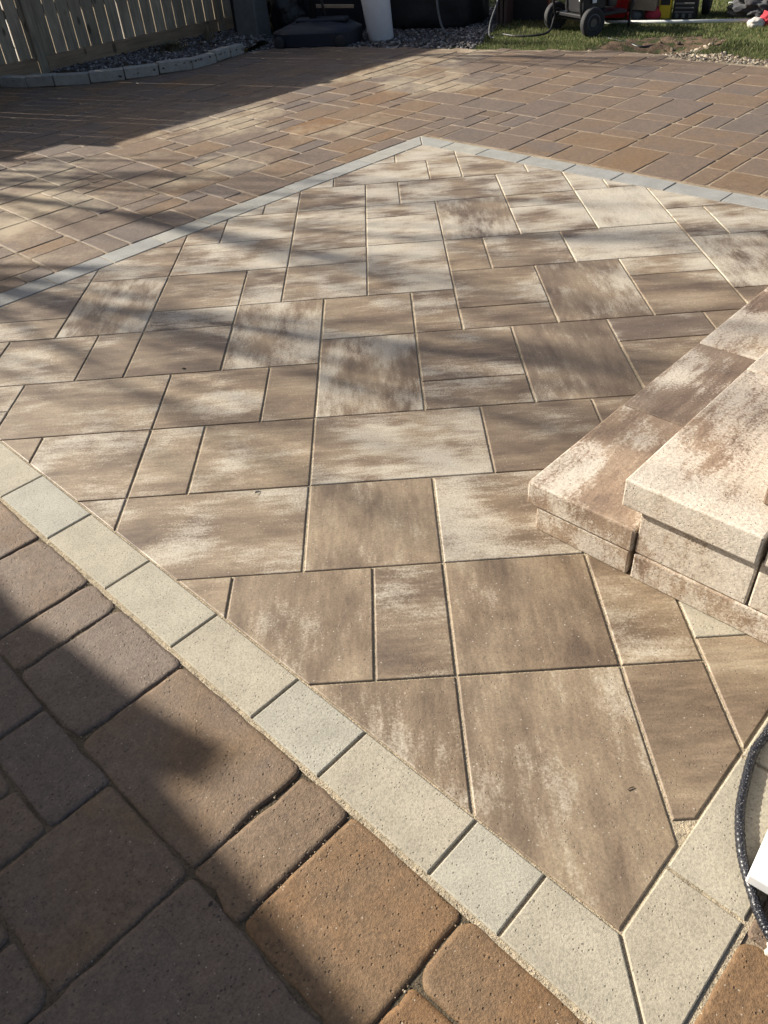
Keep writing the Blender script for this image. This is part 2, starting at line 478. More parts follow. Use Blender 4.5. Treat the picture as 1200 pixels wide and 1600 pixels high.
SLABS = [  # u0,u1,v0,v1, cream, streak direction, dark
    (2, 4, -3.3, 0, .36, 1, .15), (0, 2, -2, 0, .42, 1, .0), (4, 5, -2, 0, .22, 0, .15), (-1, 1, 0, 2, .32, 1, .05), (1, 2, 0, 2, .46, 0, .2),
    (2, 4, 0, 2, .24, 1, .12), (4, 5, 0, 2, .38, 0, .0), (5, 7, -2, .35, .22, 0, .15), (-2, -1, 0, 2, .40, 0, .0), (-4, -3, 2, 4, .55, 0, 0),
    (-3, 0, 2, 4, .48, 0, .15), (0, 2, 2, 4, .34, 1, .15), (2, 4, 2, 4, .58, 0, .1), (4, 6, 2, 4, .4, 0, .2),
    (-7, -5, 4, 6, .4, 0, .15), (-5, -3, 4, 6, .50, 0, .0), (-3, -2, 4, 6, .30, 0, .1), (-2, 0, 4, 6, .42, 0, .05), (0, 3, 4, 6, .60, 0, .2),
    (3, 5, 4, 6, .28, 0, .35), (5, 7, 4, 6, .3, 0, .4), (-8, -6, 6, 7, .5, 0, 0), (-8, -6, 7, 8, .5, 0, .1), (-6, -3, 6, 8, .40, 0, .15),
    (-3, -1, 6, 8, .48, 0, .0), (-1, 0, 6, 8, .30, 0, .15), (0, 2, 6, 9, .56, 1, .05), (2, 4, 7, 9, .42, 0, .3), (2, 4, 6, 7, .44, 0, .35),
    (4, 6, 6, 9, .34, 1, .45), (6, 8, 8, 9, .36, 0, .75), (6, 8, 6, 8, .30, 0, .3), (8, 10, 8, 9, .3, 0, .4),
    (-9, -7, 8, 10, .4, 0, .1), (-7, -5, 8, 10, .44, 0, .1), (-5, -4, 8, 10, .38, 0, .3), (-4, -2, 8, 10, .36, 0, .25), (-2, 0, 8, 11, .58, 1, .15),
    (-2, -1, 11, 13, .5, 0, .15), (-4, -2, 10, 11, .55, 0, .1), (-4, -2, 11, 13, .44, 0, .15), (-6, -4, 10, 13, .52, 1, .05), (-6, -4, 13, 15, .42, 0, .2),
    (-8, -6, 11, 13, .38, 0, .25), (-8, -6, 10, 11, .42, 0, .05), (-4, -1, 13, 15, .52, 0, .15), (-4, -3, 15, 17, .5, 0, .1), (-3, -1, 15, 17, .62, 0, .1),
    (-2, -1, 17, 19, .48, 0, .1), (-3, -2, 17, 19, .6, 0, 0), (-1, 1, 11, 13, .50, 0, .2), (-1, 1, 13, 14, .62, 0, 0), (-1, 1, 14, 17, .50, 0, .25),
    (-1, 1, 17, 19, .58, 0, .1), (0, 3, 19, 21, .54, 0, .15), (-2, 0, 19, 21, .7, 0, 0), (1, 2, 17, 19, .62, 0, .1), (2, 5, 17, 19, .56, 0, .2),
    (1, 3, 16, 17, .60, 0, 0), (1, 3, 14, 16, .70, 0, .05), (3, 5, 14, 17, .50, 1, .25), (5, 7, 17, 19, .56, 0, .3), (5, 7, 16, 17, .50, 0, 0), (5, 7, 14, 16, .62, 0, .2),
    (7, 8, 17, 19, .68, 0, .1), (8, 10, 17, 19, .6, 0, .1), (7, 9, 14, 17, .80, 1, .0), (3, 4, 19, 21, .62, 0, 0), (4, 6, 19, 21, .54, 0, .2), (6, 8, 19, 21, .6, 0, 0),
    (2, 4, 21, 23.5, .66, 0, 0), (0, 2, 21, 23, .7, 0, 0), (4, 6, 21, 23, .66, 0, 0), (1, 3, 11, 14, .70, 0, .05), (3, 4, 12, 14, .50, 0, .05), (4, 6, 12, 14, .34, 0, .35),
    (6, 9, 12, 14, .66, 0, .15), (3, 5, 10, 12, .46, 0, .15), (3, 5, 9, 10, .48, 0, .3), (5, 7, 9, 12, .42, 1, .35), (7, 9, 11, 12, .52, 0, 0), (7, 9, 9, 11, .34, 0, .3),
    (0, 2, 9, 11, .32, 0, .2), (2, 3, 9, 11, .50, 0, .1), (9, 10, 13, 15, .52, 0, .1), (10, 12, 13, 15, .50, 0, .2), (9, 11, 15, 17, .62, 0, 0), (9, 11, 10, 13, .68, 1, .1),
    (9, 11, 8, 10, .4, 0, .3)]
CHIPS = [(4, 5, -3, -2.0, .9, 0, 0), (5, 7, .35, 2, .9, 0, 0)]

occ = set()
for s in SLABS + CHIPS:
    for i in range(int(math.floor(s[0])), int(math.ceil(s[1]))):
        for j in range(int(math.floor(s[2])), int(math.ceil(s[3]))): occ.add((i, j))
# the rest of the diamond that the photograph does not show is laid in the same pattern
for j in range(-4, 25):
    for i in range(-11, 17):
        if (i, j) in occ: continue
        w = 2 if (i + 1, j) not in occ else 1
        h = 2 if all((i + q, j + 1) not in occ for q in range(w)) else 1
        for q in range(w):
            for t in range(h): occ.add((i + q, j + t))
        SLABS.append((i, i + w, j, j + h, rnd.uniform(.3, .6), 0, rnd.uniform(0, .3)))

STEP_A0 = 0.857
def under_steps(u0, u1, v0, v1):
    """True when wholly hidden under the steps"""
    for u in (u0, u1):
        for v in (v0, v1):
            a, b = (u + v) * MOD / R2, (v - u) * MOD / R2
            if not (a > STEP_A0 + .05 and b < -0.16): return False
    return True

HG = 0.0022
def slab_poly(u0, u1, v0, v1, g=HG):
    gu = g * 1.75 * rnd.uniform(.8, 1.2)
    p = [(u0 * MOD + gu, v0 * MOD + g), (u1 * MOD - gu, v0 * MOD + g), (u1 * MOD - gu, v1 * MOD - g), (u0 * MOD + gu, v1 * MOD - g)]
    p = clip_half(p, -1, -1, -SUM0 * MOD - g * R2)
    if len(p) > 2: p = clip_half(p, 1, 1, SUM1 * MOD - g * R2)
    if len(p) > 2: p = clip_half(p, 1, -1, -DIF0 * MOD - g * R2 * 1.6)
    if len(p) > 2: p = clip_half(p, -1, 1, DIF1 * MOD - g * R2)
    return p

for s in SLABS + CHIPS:
    u0, u1, v0, v1, cream, dr, dk = s
    chip = s in CHIPS
    if under_steps(u0, u1, v0, v1): continue
    p = slab_poly(u0, u1, v0, v1, HG if not (chip and v0 < 0) else 0.009)
    if len(p) < 3 or area(p) < 0.00035: continue
    cx, cy = sum(q[0] for q in p) / len(p), sum(q[1] for q in p) / len(p)
    lp = [(q[0] - cx, q[1] - cy) for q in p]
    small = area(p) < 0.004
    ch = 0.0012 if small else 0.0034
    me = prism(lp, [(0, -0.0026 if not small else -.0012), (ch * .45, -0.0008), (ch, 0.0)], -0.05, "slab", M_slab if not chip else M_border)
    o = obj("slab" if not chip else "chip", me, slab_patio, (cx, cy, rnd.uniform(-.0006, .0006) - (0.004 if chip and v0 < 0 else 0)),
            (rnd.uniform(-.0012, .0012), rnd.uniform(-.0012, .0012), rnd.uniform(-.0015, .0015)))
    far = max(0.0, min(1.0, (v0 - 5) / 9.0))  # far slabs creamier: efflorescence, plus glancing glare put into the colour
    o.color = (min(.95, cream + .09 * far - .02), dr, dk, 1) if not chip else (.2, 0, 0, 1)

# ------------------------------------------------------------------ grey border (each paver its own)
bl0, bl1 = SUM0 * MOD / R2, SUM1 * MOD / R2       # a of inner edges
bd0, bd1 = DIF0 * MOD / R2, DIF1 * MOD / R2       # b of inner edges
border = obj("paver_border", mesh("paver_border", [(*AB(x, y)[:2], -0.0085) for x, y in
        ((bl0 - BW - .004, bd0 - BW - .004), (bl0 + .0, bd0 - BW - .004), (bl0, bd1 + BW), (bl0 - BW - .004, bd1 + BW))], [(0, 1, 2, 3)], M_sand))
border["kind"] = "structure"
def border_paver(poly_ab, tone=0.3, gap=0.0034):
    q = [AB(*t) for t in poly_ab]
    q = [(t.x, t.y) for t in q]
    if area(q) < 0: q.reverse()
    q = inset(q, gap)
    cx, cy = sum(t[0] for t in q) / len(q), sum(t[1] for t in q) / len(q)
    me = prism([(t[0] - cx, t[1] - cy) for t in q], [(0, -0.003), (.0012, -0.0009), (0.0032, 0.0)], -0.05, "border_paver", M_border)
    bo = obj("border_paver", me, border, (cx, cy, rnd.uniform(.0, .0022)), (rnd.uniform(-.002, .002), rnd.uniform(-.002, .002), rnd.uniform(-.003, .003)))
    bo.color = (tone, 0, 0, 1)
def run_side(js, inner, outer, alongb, m0=0.0, m1=0.0, tones=(.1, .6)):
    """js: joint positions along the side; m0/m1 mitre offsets at the first and last joint on the outer edge"""
    for i in range(len(js) - 1):
        s, e = js[i], js[i + 1]
        so = s + (m0 if i == 0 else 0); eo = e + (m1 if i == len(js) - 2 else 0)
        tone = rnd.uniform(*tones)
        if alongb: border_paver([(inner, s), (inner, e), (outer, eo), (outer, so)], tone)
        else: border_paver([(s, inner), (e, inner), (eo, outer), (so, outer)], tone)
# near left side (a = bl0), b from the left corner to the near corner
jl = [bd0, -0.735, -0.561, -0.232, 0.006, 0.346, 0.681, 1.026, 1.354, 1.69, 2.025, 2.36, 2.69, bd1]
run_side(jl, bl0, bl0 - BW, True, -BW, BW)
jr = [bl0, 0.195, 0.526, .86, 1.195, 1.53, 1.87, 2.2, 2.54, 2.87, 3.2, 3.54, bl1]
run_side(jr, bd0, bd0 - BW, False, -BW, BW, (0, .2))
jt = [bl0, 0.22, 0.555, 0.885, 1.222, 1.553, 1.878, 2.209, 2.552, 2.881, 3.222, 3.545, bl1]
run_side(jt, bd1, bd1 + BW, False, -BW, BW, (.8, 1.0))  # tones greyed along this side to stand in for reflected sky
jf = [bd0, -0.66, -.32, 0.01, 0.342, 0.674, 1.012, 1.353, 1.688, 2.035, 2.372, 2.68, bd1]
run_side(jf, bl1, bl1 + BW, True, -BW, BW, (.7, 1.0))

# ------------------------------------------------------------------ old brown pavers
bedpts = [(-9, -6)] + [(6.0, -6)] + [(6.0, 4.2)] + list(reversed(BACK)) + [(-9, 8.6)]
paver_patio = sheet("paver_patio", bedpts, -0.0075, M_sand_old)

_far = [AB(bl0 - BW - .1, bd1 + BW - .02), AB(bl1 + BW - .02, bd1 + BW - .02), AB(bl1 + BW - .02, -3.2), AB(7.02, -3.2)]
_fp = [(p.x, p.y) for p in _far] + [(p[0], p[1]) for p in reversed(BACK) if p[0] < 3.4] + [(-7.2, 7.2)]
obj("joint_sand", mesh("joint_sand", [(p[0], p[1], -0.0046) for p in _fp], [tuple(range(len(_fp)))], M_sand_old), paver_patio)

def tumbled(w, d, seed, fine):
    """worn block: wobbling outline, rounded corners and arrises; local origin at the centre of the top"""
    rr = random.Random(seed)
    r = rr.uniform(.012, .026) if fine else rr.uniform(.010, .020)
    step = 0.022 if fine else 0.045
    pts = []
    hw, hd = w / 2, d / 2
    cs = [(hw, hd, 0), (-hw, hd, 90), (-hw, -hd, 180), (hw, -hd, 270)]
    for i, (cx, cy, a0) in enumerate(cs):
        rc = r * rr.uniform(.6, 1.5)
        ox, oy = cx - math.copysign(rc, cx), cy - math.copysign(rc, cy)
        na = 4 if fine else 2
        for q in range(na + 1):
            t = math.radians(a0 + 90 * q / na)
            pts.append((ox + rc * math.cos(t), oy + rc * math.sin(t)))
        nx, ny, _ = cs[(i + 1) % 4]
        L = math.hypot(nx - cx, ny - cy)
        n = max(1, int((L - 2 * r) / step))
        for q in range(1, n):
            f = (r + (L - 2 * r) * q / n) / L
            pts.append((cx + (nx - cx) * f, cy + (ny - cy) * f))
    amp = 0.0026 if fine else 0.0028
    o1, o2 = rr.uniform(0, 99), rr.uniform(0, 99)
    P = []
    for x, y in pts:
        k = mnoise.noise((x * 16 + o1, y * 16, o2)) * amp * 1.5 + mnoise.noise((x * 70 + o1, y * 70, o2)) * amp
        chipf = max(0.0, mnoise.noise((x * 11 + o2, y * 11, o1)) - 0.24) * 0.022 if fine else 0
        ln = math.hypot(x, y)
        P.append((x * (1 + (k - chipf) / ln), y * (1 + (k - chipf) / ln)))
    vs, fs = [], []
    n = len(P)
    rings = [(0, -0.045), (0.0, -0.011), (0.0022, -0.0045), (0.0055, -0.0015), (0.013, 0.0)] if fine else [(0, -0.03), (0.0, -0.0065), (0.004, -0.0012), (0.010, 0.0)]
    for ins, z in rings:
        for i, (x, y) in enumerate(P):
            fx, fy = (abs(x) - ins) / abs(x) if abs(x) > .02 else 1, (abs(y) - ins) / abs(y) if abs(y) > .02 else 1
            jz = mnoise.noise((x * 60, y * 60, o1)) * 0.0012 if fine and z < 0 and z > -.02 else 0
            vs.append((x * fx, y * fy, z + jz))
    for k in range(len(rings) - 1):
        for i in range(n):
            j = (i + 1) % n
            fs.append((k * n + i, k * n + j, (k + 1) * n + j, (k + 1) * n + i))
    fs.append(tuple(range((len(rings) - 1) * n, len(rings) * n)))
    return vs, fs

def in_poly(x, y, poly):
    c = False
    j = len(poly) - 1
    for i in range(len(poly)):
        if (poly[i][1] > y) != (poly[j][1] > y) and x < (poly[j][0] - poly[i][0]) * (y - poly[i][1]) / (poly[j][1] - poly[i][1]) + poly[i][0]: c = not c
        j = i
    return c

def project(P):
    v = P - CAM
    z = v.dot(_fw)
    return (600 + 1219.98 * v.dot(_r) / z, 800 - 1219.98 * v.dot(_u) / z) if z > 0.05 else None

pavers = []      # (a0,a1,b0,b1, fine)
def fill(kr, jr, a0, b0, q, forced, ok, fine, seed):
    rr = random.Random(seed)
    taken = set()
    def put(k0, k1, j0, j1):
        for k in range(k0, k1):
            for j in range(j0, j1): taken.add((k, j))
        pavers.append((a0 + k0 * q, a0 + k1 * q, b0 + j0 * q, b0 + j1 * q, fine))
    for f in forced: put(*f)
    opts = [((3, 2), 5), ((2, 3), 5), ((2, 2), 7), ((2, 1), 2.6), ((1, 2), 2.6), ((1, 1), .5)]
    for k in range(*kr):
        for j in range(*jr):
            if (k, j) in taken or not ok(a0 + (k + .5) * q, b0 + (j + .5) * q): continue
            c = [o for o in opts if all((k + x, j + y) not in taken and ok(a0 + (k + x + .5) * q, b0 + (j + y + .5) * q) for x in range(o[0][0]) for y in range(o[0][1]))]
            o = rr.choices([x[0] for x in c], [x[1] for x in c])[0]
            put(k, k + o[0], j, j + o[1])

Q1 = 0.1565
A1, B1 = bl0 - BW - 0.004, 0.275
near_forced = [(-2, 0, 3, 5), (-2, 0, 2, 3), (-2, 0, 0, 2), (-2, 0, -3, 0), (-2, 0, -4, -3), (-2, 0, -6, -4), (-1, 0, -8, -6), (-2, -1, -8, -6),
               (-3, -2, 1, 4), (-3, -2, -1, 1), (-4, -3, 0, 2), (-4, -2, -3, -1), (-5, -2, -6, -3), (-4, -3, -1, 0), (-6, -4, -2, 1)]
near_forced[8] = (-3, -2, 1, 3)
fill((-16, 0), (-16, 20), A1, B1, Q1, near_forced, lambda a, b: a < A1 and b > -2.2 and b < 2.95 and a > -2.3, True, 5)
Q2 = 0.1545
A2, B2 = 1.275, bd1 + BW + 0.004
far_forced = [(4, 6, 0, 2), (5, 6, 2, 3), (6, 7, 1, 3), (6, 7, 0, 1), (7, 9, 0, 3), (9, 10, 0, 1), (9, 11, 1, 3), (5, 8, 3, 5), (8, 10, 3, 5),
              (0, 1, 0, 2), (-2, 0, 2, 3), (-2, 0, 0, 2), (-2, 0, 3, 6), (3, 5, 4, 7), (0, 2, 4, 6), (0, 3, 2, 4), (10, 12, 3, 5),
              (17, 20, -13, -11), (17, 19, -14, -13), (17, 19, -16, -14), (17, 20, -11, -9), (20, 22, -12, -9), (20, 22, -13, -12), (22, 24, -13, -10),
              (22, 24, -10, -9), (24, 26, -10, -9), (17, 19, -9, -7), (17, 19, -5, -3), (17, 19, -7, -5), (19, 21, -5, -3), (22, 24, -9, -7)]
poly_far = [(p[0], p[1]) for p in bedpts]
def ok_far(a, b):
    if not (b > B2 - .01 or a > bl1 + BW): return False
    p = AB(a, b)
    if p.x < -6.0 or p.y < -3.0: return False
    if not in_poly(p.x, p.y, poly_far): return False
    return a < 7.02 and a > -2.3
far_forced = [f for f in far_forced if True]
fill((-24, 40), (-40, 38), A2, B2, Q2, far_forced, ok_far, False, 8)
# strip between the two fields on the left, out of the frame
# right of the border by the house
fill((-16, 12), (-12, -7), A1, bd0 - BW - .004 + 8 * Q1 - 1 * Q1 * 0, Q1, [], lambda a, b: b < bd0 - BW and b > -2.0 and a < 0.82 and a > A1, True, 21)

cache = {}
items = []
for (a0, a1, b0, b1, fine) in pavers:
    ca, cb = (a0 + a1) / 2, (b0 + b1) / 2
    c = AB(ca, cb)
    pp = project(c)
    inside = pp is not None and -140 < pp[0] < 1340 and -60 < pp[1] < 1760
    ext = [project(AB(x, y)) for x in (a0, a1) for y in (b0, b1)]
    ar = 0
    if inside and all(ext):
        ar = (max(e[0] for e in ext) - min(e[0] for e in ext)) * (max(e[1] for e in ext) - min(e[1] for e in ext))
    items.append((ar, c, a1 - a0, b1 - b0, fine))
items.sort(key=lambda t: -t[0])
rest_v, rest_f = [], []
for idx, (ar, c, w, d, fine) in enumerate(items):
    kw, kd = round(w / .155), round(d / .155)
    if ar <= 0: fine = False
    gap = 0.0012 if fine else 0.0052
    var = rnd.randrange(9) if fine else rnd.randrange(5)
    key = (kw, kd, fine, var)
    if key not in cache:
        vs, fs = tumbled(kw * (Q1 if fine else Q2) - gap, kd * (Q1 if fine else Q2) - gap, hash((kw, kd, fine, var)) & 0xffff, fine)
        cache[key] = (vs, fs, None)
    vs, fs, me = cache[key]
    rot = (rnd.gauss(0, .003), rnd.gauss(0, .003), math.radians(45) + rnd.gauss(0, .007))
    loc = Vector((c.x, c.y, -0.0012 + max(-.0012, min(.0025, rnd.gauss(0, .0010)))))
    if idx < 300 and ar > 0:
        if me is None:
            me = mesh("paver", vs, fs, M_paver, True)
            me.polygons[-1].use_smooth = False
            cache[key] = (vs, fs, me)
        if rnd.random() < .5: rot = (rot[0], rot[1], rot[2] + math.pi)
        po = obj("paver", me, paver_patio, loc, rot)
        if fine:      # near field: rust towards the house corner, taupe away from it
            ab_ = (c.y - c.x) / R2
            t0 = .72 - .44 * max(-.4, min(1.0, (ab_ + .35) / .9)) if (c.x + c.y) / R2 > -.5 else .22
            po.color = (min(1, max(0, t0 + rnd.gauss(0, .07))), min(1, max(0, t0 + .18 + rnd.gauss(0, .15))), 0, 1)
        else:
            t0 = rnd.choice((.05, .2, .3, .4, .4, .5, .55, .62))
            po.color = (t0, min(1, max(0, t0 + rnd.gauss(.05, .2))), 0, 1)
    else:
        mx = Matrix.Translation(loc) @ Matrix.Rotation(rot[2], 4, 'Z') @ Matrix.Rotation(rot[0], 4, 'X')
        k0 = len(rest_v)
        rest_v += [mx @ Vector(v) for v in vs]
        rest_f += [tuple(i + k0 for i in f) for f in fs]
o = obj("outlying_pavers", mesh("outlying_pavers", rest_v, rest_f, M_paver), paver_patio)
o["kind"] = "stuff"
o.color = (.4, .5, 0, 1)
print("pavers", len(items), "visible", sum(1 for t in items if t[0] > 0), "slabs", len(slab_patio.children))

# ------------------------------------------------------------------ steps
steps = thing("garden_steps", "brown and cream concrete block steps with overhanging cap stones on the slab patio", "steps", AB(STEP_A0, -0.11), math.radians(45))
# local axes: x = a - STEP_A0, y = b + 0.11
def block(name, a0, a1, b0, b1, z0, z1, cream, dk, bev=.005, jit=0.0015, dr=0):
    bm = box_bm(a1 - a0, b1 - b0, z1 - z0, bev, 2)
    if bev > 0:
        o1 = rnd.uniform(0, 50)
        for v in bm.verts:
            v.co += Vector((mnoise.noise(v.co * 9 + Vector((o1, 0, 0))), mnoise.noise(v.co * 9 + Vector((0, o1, 0))), mnoise.noise(v.co * 9 + Vector((0, 0, o1))))) * jit
    me = bm_mesh(name, bm, M_step)
    o = obj(name, me, steps, ((a0 + a1) / 2 - STEP_A0, (b0 + b1) / 2 + .11, z0), (rnd.gauss(0, .0012), rnd.gauss(0, .0012), rnd.gauss(0, .002)))
    o.color = (cream, dr, dk, 1)
    return o
g_ = .003
# lower step: riser blocks then caps
aa = [STEP_A0, 1.30, 1.75, 2.2, 2.65, 3.1]
for i in range(5):
    block("riser_block", aa[i] + g_, aa[i + 1] - g_, -.42, -.118, 0.0012, .086, .42, .0)
ca = [STEP_A0 - .004, 1.372, 1.885, 2.41, 2.93, 3.2]
cr = [(.46, .05), (.38, .5), (.60, .1), (.4, .5), (.5, .2)]
for i in range(5):
    block("cap_stone", ca[i] + .0015, ca[i + 1] - .0015, -.425, -.086, .0885, .168, cr[i][0], cr[i][1], .006)
# upper step
bb = [(-.735, -.432), (-1.06, -.741), (-1.4, -1.066)]
for i, (b0, b1) in enumerate(bb):
    block("footing_block", STEP_A0 + .002, STEP_A0 + .45, b0 - (0.12 if i == 0 else .12), b1 - (0 if i == 0 else .125), 0.0012, .089, .40, .0)
    block("riser_block", STEP_A0 + .004, STEP_A0 + .30, b0, b1, .0915, .242, .64 if i == 0 else .55, .0)
for i in range(1, 5):
    block("riser_block", aa[i] + g_, aa[i + 1] - g_, -.70, -.432, 0.0012, .242, .5, .1)
uc = [(STEP_A0 - .020, 1.52), (1.524, 2.18), (2.184, 2.85), (2.854, 3.3)]
for i, (a0, a1) in enumerate(uc):
    block("cap_stone", a0, a1, -.735, -.384, .2445, .330, .74 if i == 0 else .7, .0, .005)
block("cap_stone", STEP_A0 - .012, 1.52, -1.10, -.748, .2445, .328, .85, .0, .007)
block("cap_stone", STEP_A0 - .012, 1.52, -1.46, -1.106, .2445, .328, .7, .1, .007)
# third course set back
for i, (a0, a1) in enumerate([(.950, 1.36), (1.364, 1.8), (1.804, 2.25), (2.254, 2.7)]):
    block("riser_block", a0, a1, -.98, -.680, .3315, .500, .46, .05)
    block("cap_stone", a0 + .002, a1 - .001, -1.35, -.684, .5025, .58, .7, .05)

# ------------------------------------------------------------------ fence
FB = 8.25
fence = thing("wooden_fence", "weathered grey timber board fence with bright gaps behind the gravel bed", "fence", AB(1.35, FB), math.radians(45))
# local x along a from 1.35, local y towards b
bw, gapw = 0.1350, 0.0078
boards = {}
for sec, (x0, x1, top) in enumerate([(-4.6, -0.05, 1.60), (0.05, 7.3, 1.82)]):
    x = x0
    while x < x1:
        vi = rnd.randrange(4)
        if (sec, vi) not in boards:
            bm = box_bm(bw, .021, top - .17, .002, 1)
            for v in bm.verts:
                v.co.x += mnoise.noise((vi * 7, v.co.z, 0)) * .003
                v.co.y += mnoise.noise((vi * 7, v.co.z, 5)) * .004
            boards[(sec, vi)] = bm_mesh("board", bm, M_wood)
        obj("board", boards[(sec, vi)], fence, (x + bw / 2, rnd.uniform(-.002, .002), .17), (0, 0, rnd.gauss(0, .008)))
        x += bw + gapw + rnd.uniform(-.0012, .0010) + (.004 if rnd.random() < .14 else 0)
for i, px in enumerate((-4.65, -2.3, 0.0, 2.29, 4.69, 7.35)):
    bm = box_bm(.095, .095, 1.72 if i < 2 else 1.84, .004, 1)
    obj("post", bm_mesh("post", bm, M_wood), fence, (px, -.012 if px > 0 else .03, 0))
for (x0, x1) in ((-4.6, -2.36), (-2.24, -.06), (.06, 2.235), (2.345, 4.635), (4.745, 7.29)):
    bm = box_bm(x1 - x0, .036, .175, .004, 1)
    obj("bottom_board", bm_mesh("bottom_board", bm, M_woodh), fence, ((x0 + x1) / 2, -.029, .005))
    for z in (.55, 1.35):
        obj("rail", bm_mesh("rail", box_bm(x1 - x0, .038, .088, .003, 1), M_woodh), fence, ((x0 + x1) / 2, .03, z))

# neighbour's unseen ground: pale sheet added so slits between the boards look bright
M_pale_ground = mat_simple("pale_ground", (0.52, 0.50, 0.46), 0.9, 12, 0.12, 0.3, 0.002)
d0 = [AB(-6, FB + .5), AB(14, FB + .5), AB(14, FB + 14), AB(-6, FB + 14)]
sheet("pale_ground_sheet", [(p.x, p.y) for p in d0], -0.02, M_pale_ground)

# ------------------------------------------------------------------ gravel bed with block edging
edge_pts = [(-4.3, 8.28), (-3.95, 8.13), (-3.613, 8.004), (-3.266, 7.835), (-2.953, 7.75), (-2.587, 7.755), (-2.235, 7.80), (-1.902, 7.912), (-1.581, 8.075), (-1.364, 8.348), (-1.115, 8.781)]
bed_poly = [(p[0] + .05, p[1] + .05) for p in edge_pts] + [(-1.0, 9.3), (-1.45, 10.15), (-5.2, 6.45)]
bed_poly = [(p[0], p[1]) for p in edge_pts] + [(-0.9, 9.4), (-1.35, 10.25), (-5.2, 6.55)]
# soil body of the bed
def lumpy_sheet(name, x0, x1, y0, y1, n, zf, mat, keep=None):
    vs, fs = [], []
    nx, ny = n
    for j in range(ny + 1):
        for i in range(nx + 1):
            x, y = x0 + (x1 - x0) * i / nx, y0 + (y1 - y0) * j / ny
            vs.append((x, y, zf(x, y)))
    for j in range(ny):
        for i in range(nx):
            q = (j * (nx + 1) + i, j * (nx + 1) + i + 1, (j + 1) * (nx + 1) + i + 1, (j + 1) * (nx + 1) + i)
            if keep is None or all(keep(vs[t][0], vs[t][1]) for t in q): fs.append(q)
    o = obj(name, mesh(name, vs, fs, mat, True))
    o["kind"] = "structure"
    return o
def bed_z(x, y): return 0.045 + 0.03 * mnoise.noise((x * 1.5, y * 1.5, 0)) + .01 * mnoise.noise((x * 8, y * 8, 3))
lumpy_sheet("garden_bed", -5.3, -.9, 6.5, 10.3, (88, 76), bed_z, M_soil, lambda x, y: in_poly(x, y, bed_poly))

edging = thing("bed_edging", "curved row of grey concrete blocks edging the gravel bed", "edging", (edge_pts[4][0], edge_pts[4][1], 0))
for i in range(len(edge_pts) - 1):
    p, q = Vector(edge_pts[i]), Vector(edge_pts[i + 1])
    d = (q - p); L = d.length
    nrm = Vector((-d.y, d.x)).normalized()
    segs = 1 if L < .42 else 2
    for s in range(segs):
        l = L / segs
        c = p + d * ((s + .5) / segs) + nrm * .055
        bm = box_bm(l - .014, .11, .10, .008, 2)
        for v in bm.verts: v.co += Vector((mnoise.noise(v.co * 15 + Vector((i * 3, s, 0))), mnoise.noise(v.co * 15 + Vector((0, i * 5, s))), 0)) * .003
        obj("edging_block", bm_mesh("edging_block", bm, M_edge), edging, (c.x - edge_pts[4][0], c.y - edge_pts[4][1], rnd.uniform(-.012, .004)),
            (rnd.gauss(0, .02), rnd.gauss(0, .02), math.atan2(d.y, d.x) + rnd.gauss(0, .02)))

ICO = None
def scatter_stones(name, n, gen, size, mat, seed, flat=.7):
    rr = random.Random(seed)
    bm = bmesh.new(); bmesh.ops.create_icosphere(bm, subdivisions=1, radius=1.0)
    base = [v.co.copy() for v in bm.verts]; fcs = [tuple(v.index for v in f.verts) for f in bm.faces]; bm.free()
    vs, fs = [], []
    for _ in range(n):
        t = gen(rr)
        if t is None: continue
        x, y, z = t
        s = rr.uniform(*size)
        sx, sy, sz = s * rr.uniform(.7, 1.3), s * rr.uniform(.7, 1.3), s * flat * rr.uniform(.7, 1.2)
        rot = Matrix.Rotation(rr.uniform(0, 6.28), 3, 'Z') @ Matrix.Rotation(rr.gauss(0, .5), 3, 'X')
        k = len(vs)
        for b in base:
            j = 1 + rr.uniform(-.22, .22)
            q = rot @ Vector((b.x * sx * j, b.y * sy * j, b.z * sz * j))
            vs.append((x + q.x, y + q.y, z + q.z))
        fs += [tuple(i + k for i in f) for f in fcs]
    o = obj(name, mesh(name, vs, fs, mat))
    o["kind"] = "stuff"
    return o
def gen_bed(rr):
    x, y = rr.uniform(-4.6, -.95), rr.uniform(7.4, 10.2)
    if not in_poly(x, y, bed_poly): return None
    a, b = (x + y) / R2, (y - x) / R2
    if b > FB - .06 or a < 3.0: return None
    # bare soil near the left post
    if a < 3.75 + .2 * mnoise.noise((x * 3, y * 3, 0)) and rr.random() < .93: return None
    return x, y, bed_z(x, y) + .004
go = scatter_stones("bed_gravel", 9500, gen_bed, (.010, .022), M_gravel, 3)
tag(go, "dark grey gravel covering the bed in front of the fence", "gravel")

# ------------------------------------------------------------------ gravel, lawn and dirt behind the patio
def lawn_z(x, y):
    z = -0.028 + .02 * mnoise.noise((x * .9, y * .9, 2)) + .006 * mnoise.noise((x * 6, y * 6, 1))
    # hollow of dug earth
    z -= .10 * math.exp(-(((x - 3.05) / .45) ** 2 + ((y - 7.33) / .26) ** 2))
    z += .075 * math.exp(-(((x - 3.62) / .26) ** 2 + ((y - 7.14) / .13) ** 2))
    return z
back_line = BACK[7:]
def behind(x, y, off=0.0):
    for i in range(len(back_line) - 1):
        p, q = back_line[i], back_line[i + 1]
        if p[0] <= x <= q[0]:
            return y > p[1] + (q[1] - p[1]) * (x - p[0]) / (q[0] - p[0]) + off
    return False
def is_gravel(x, y):
    # strip of gravel under the bins, ends at the lawn
    return x < 1.30 + .10 * mnoise.noise((y * 2.0, 0, 0)) + (y - 7.95) * .38 and y < 11
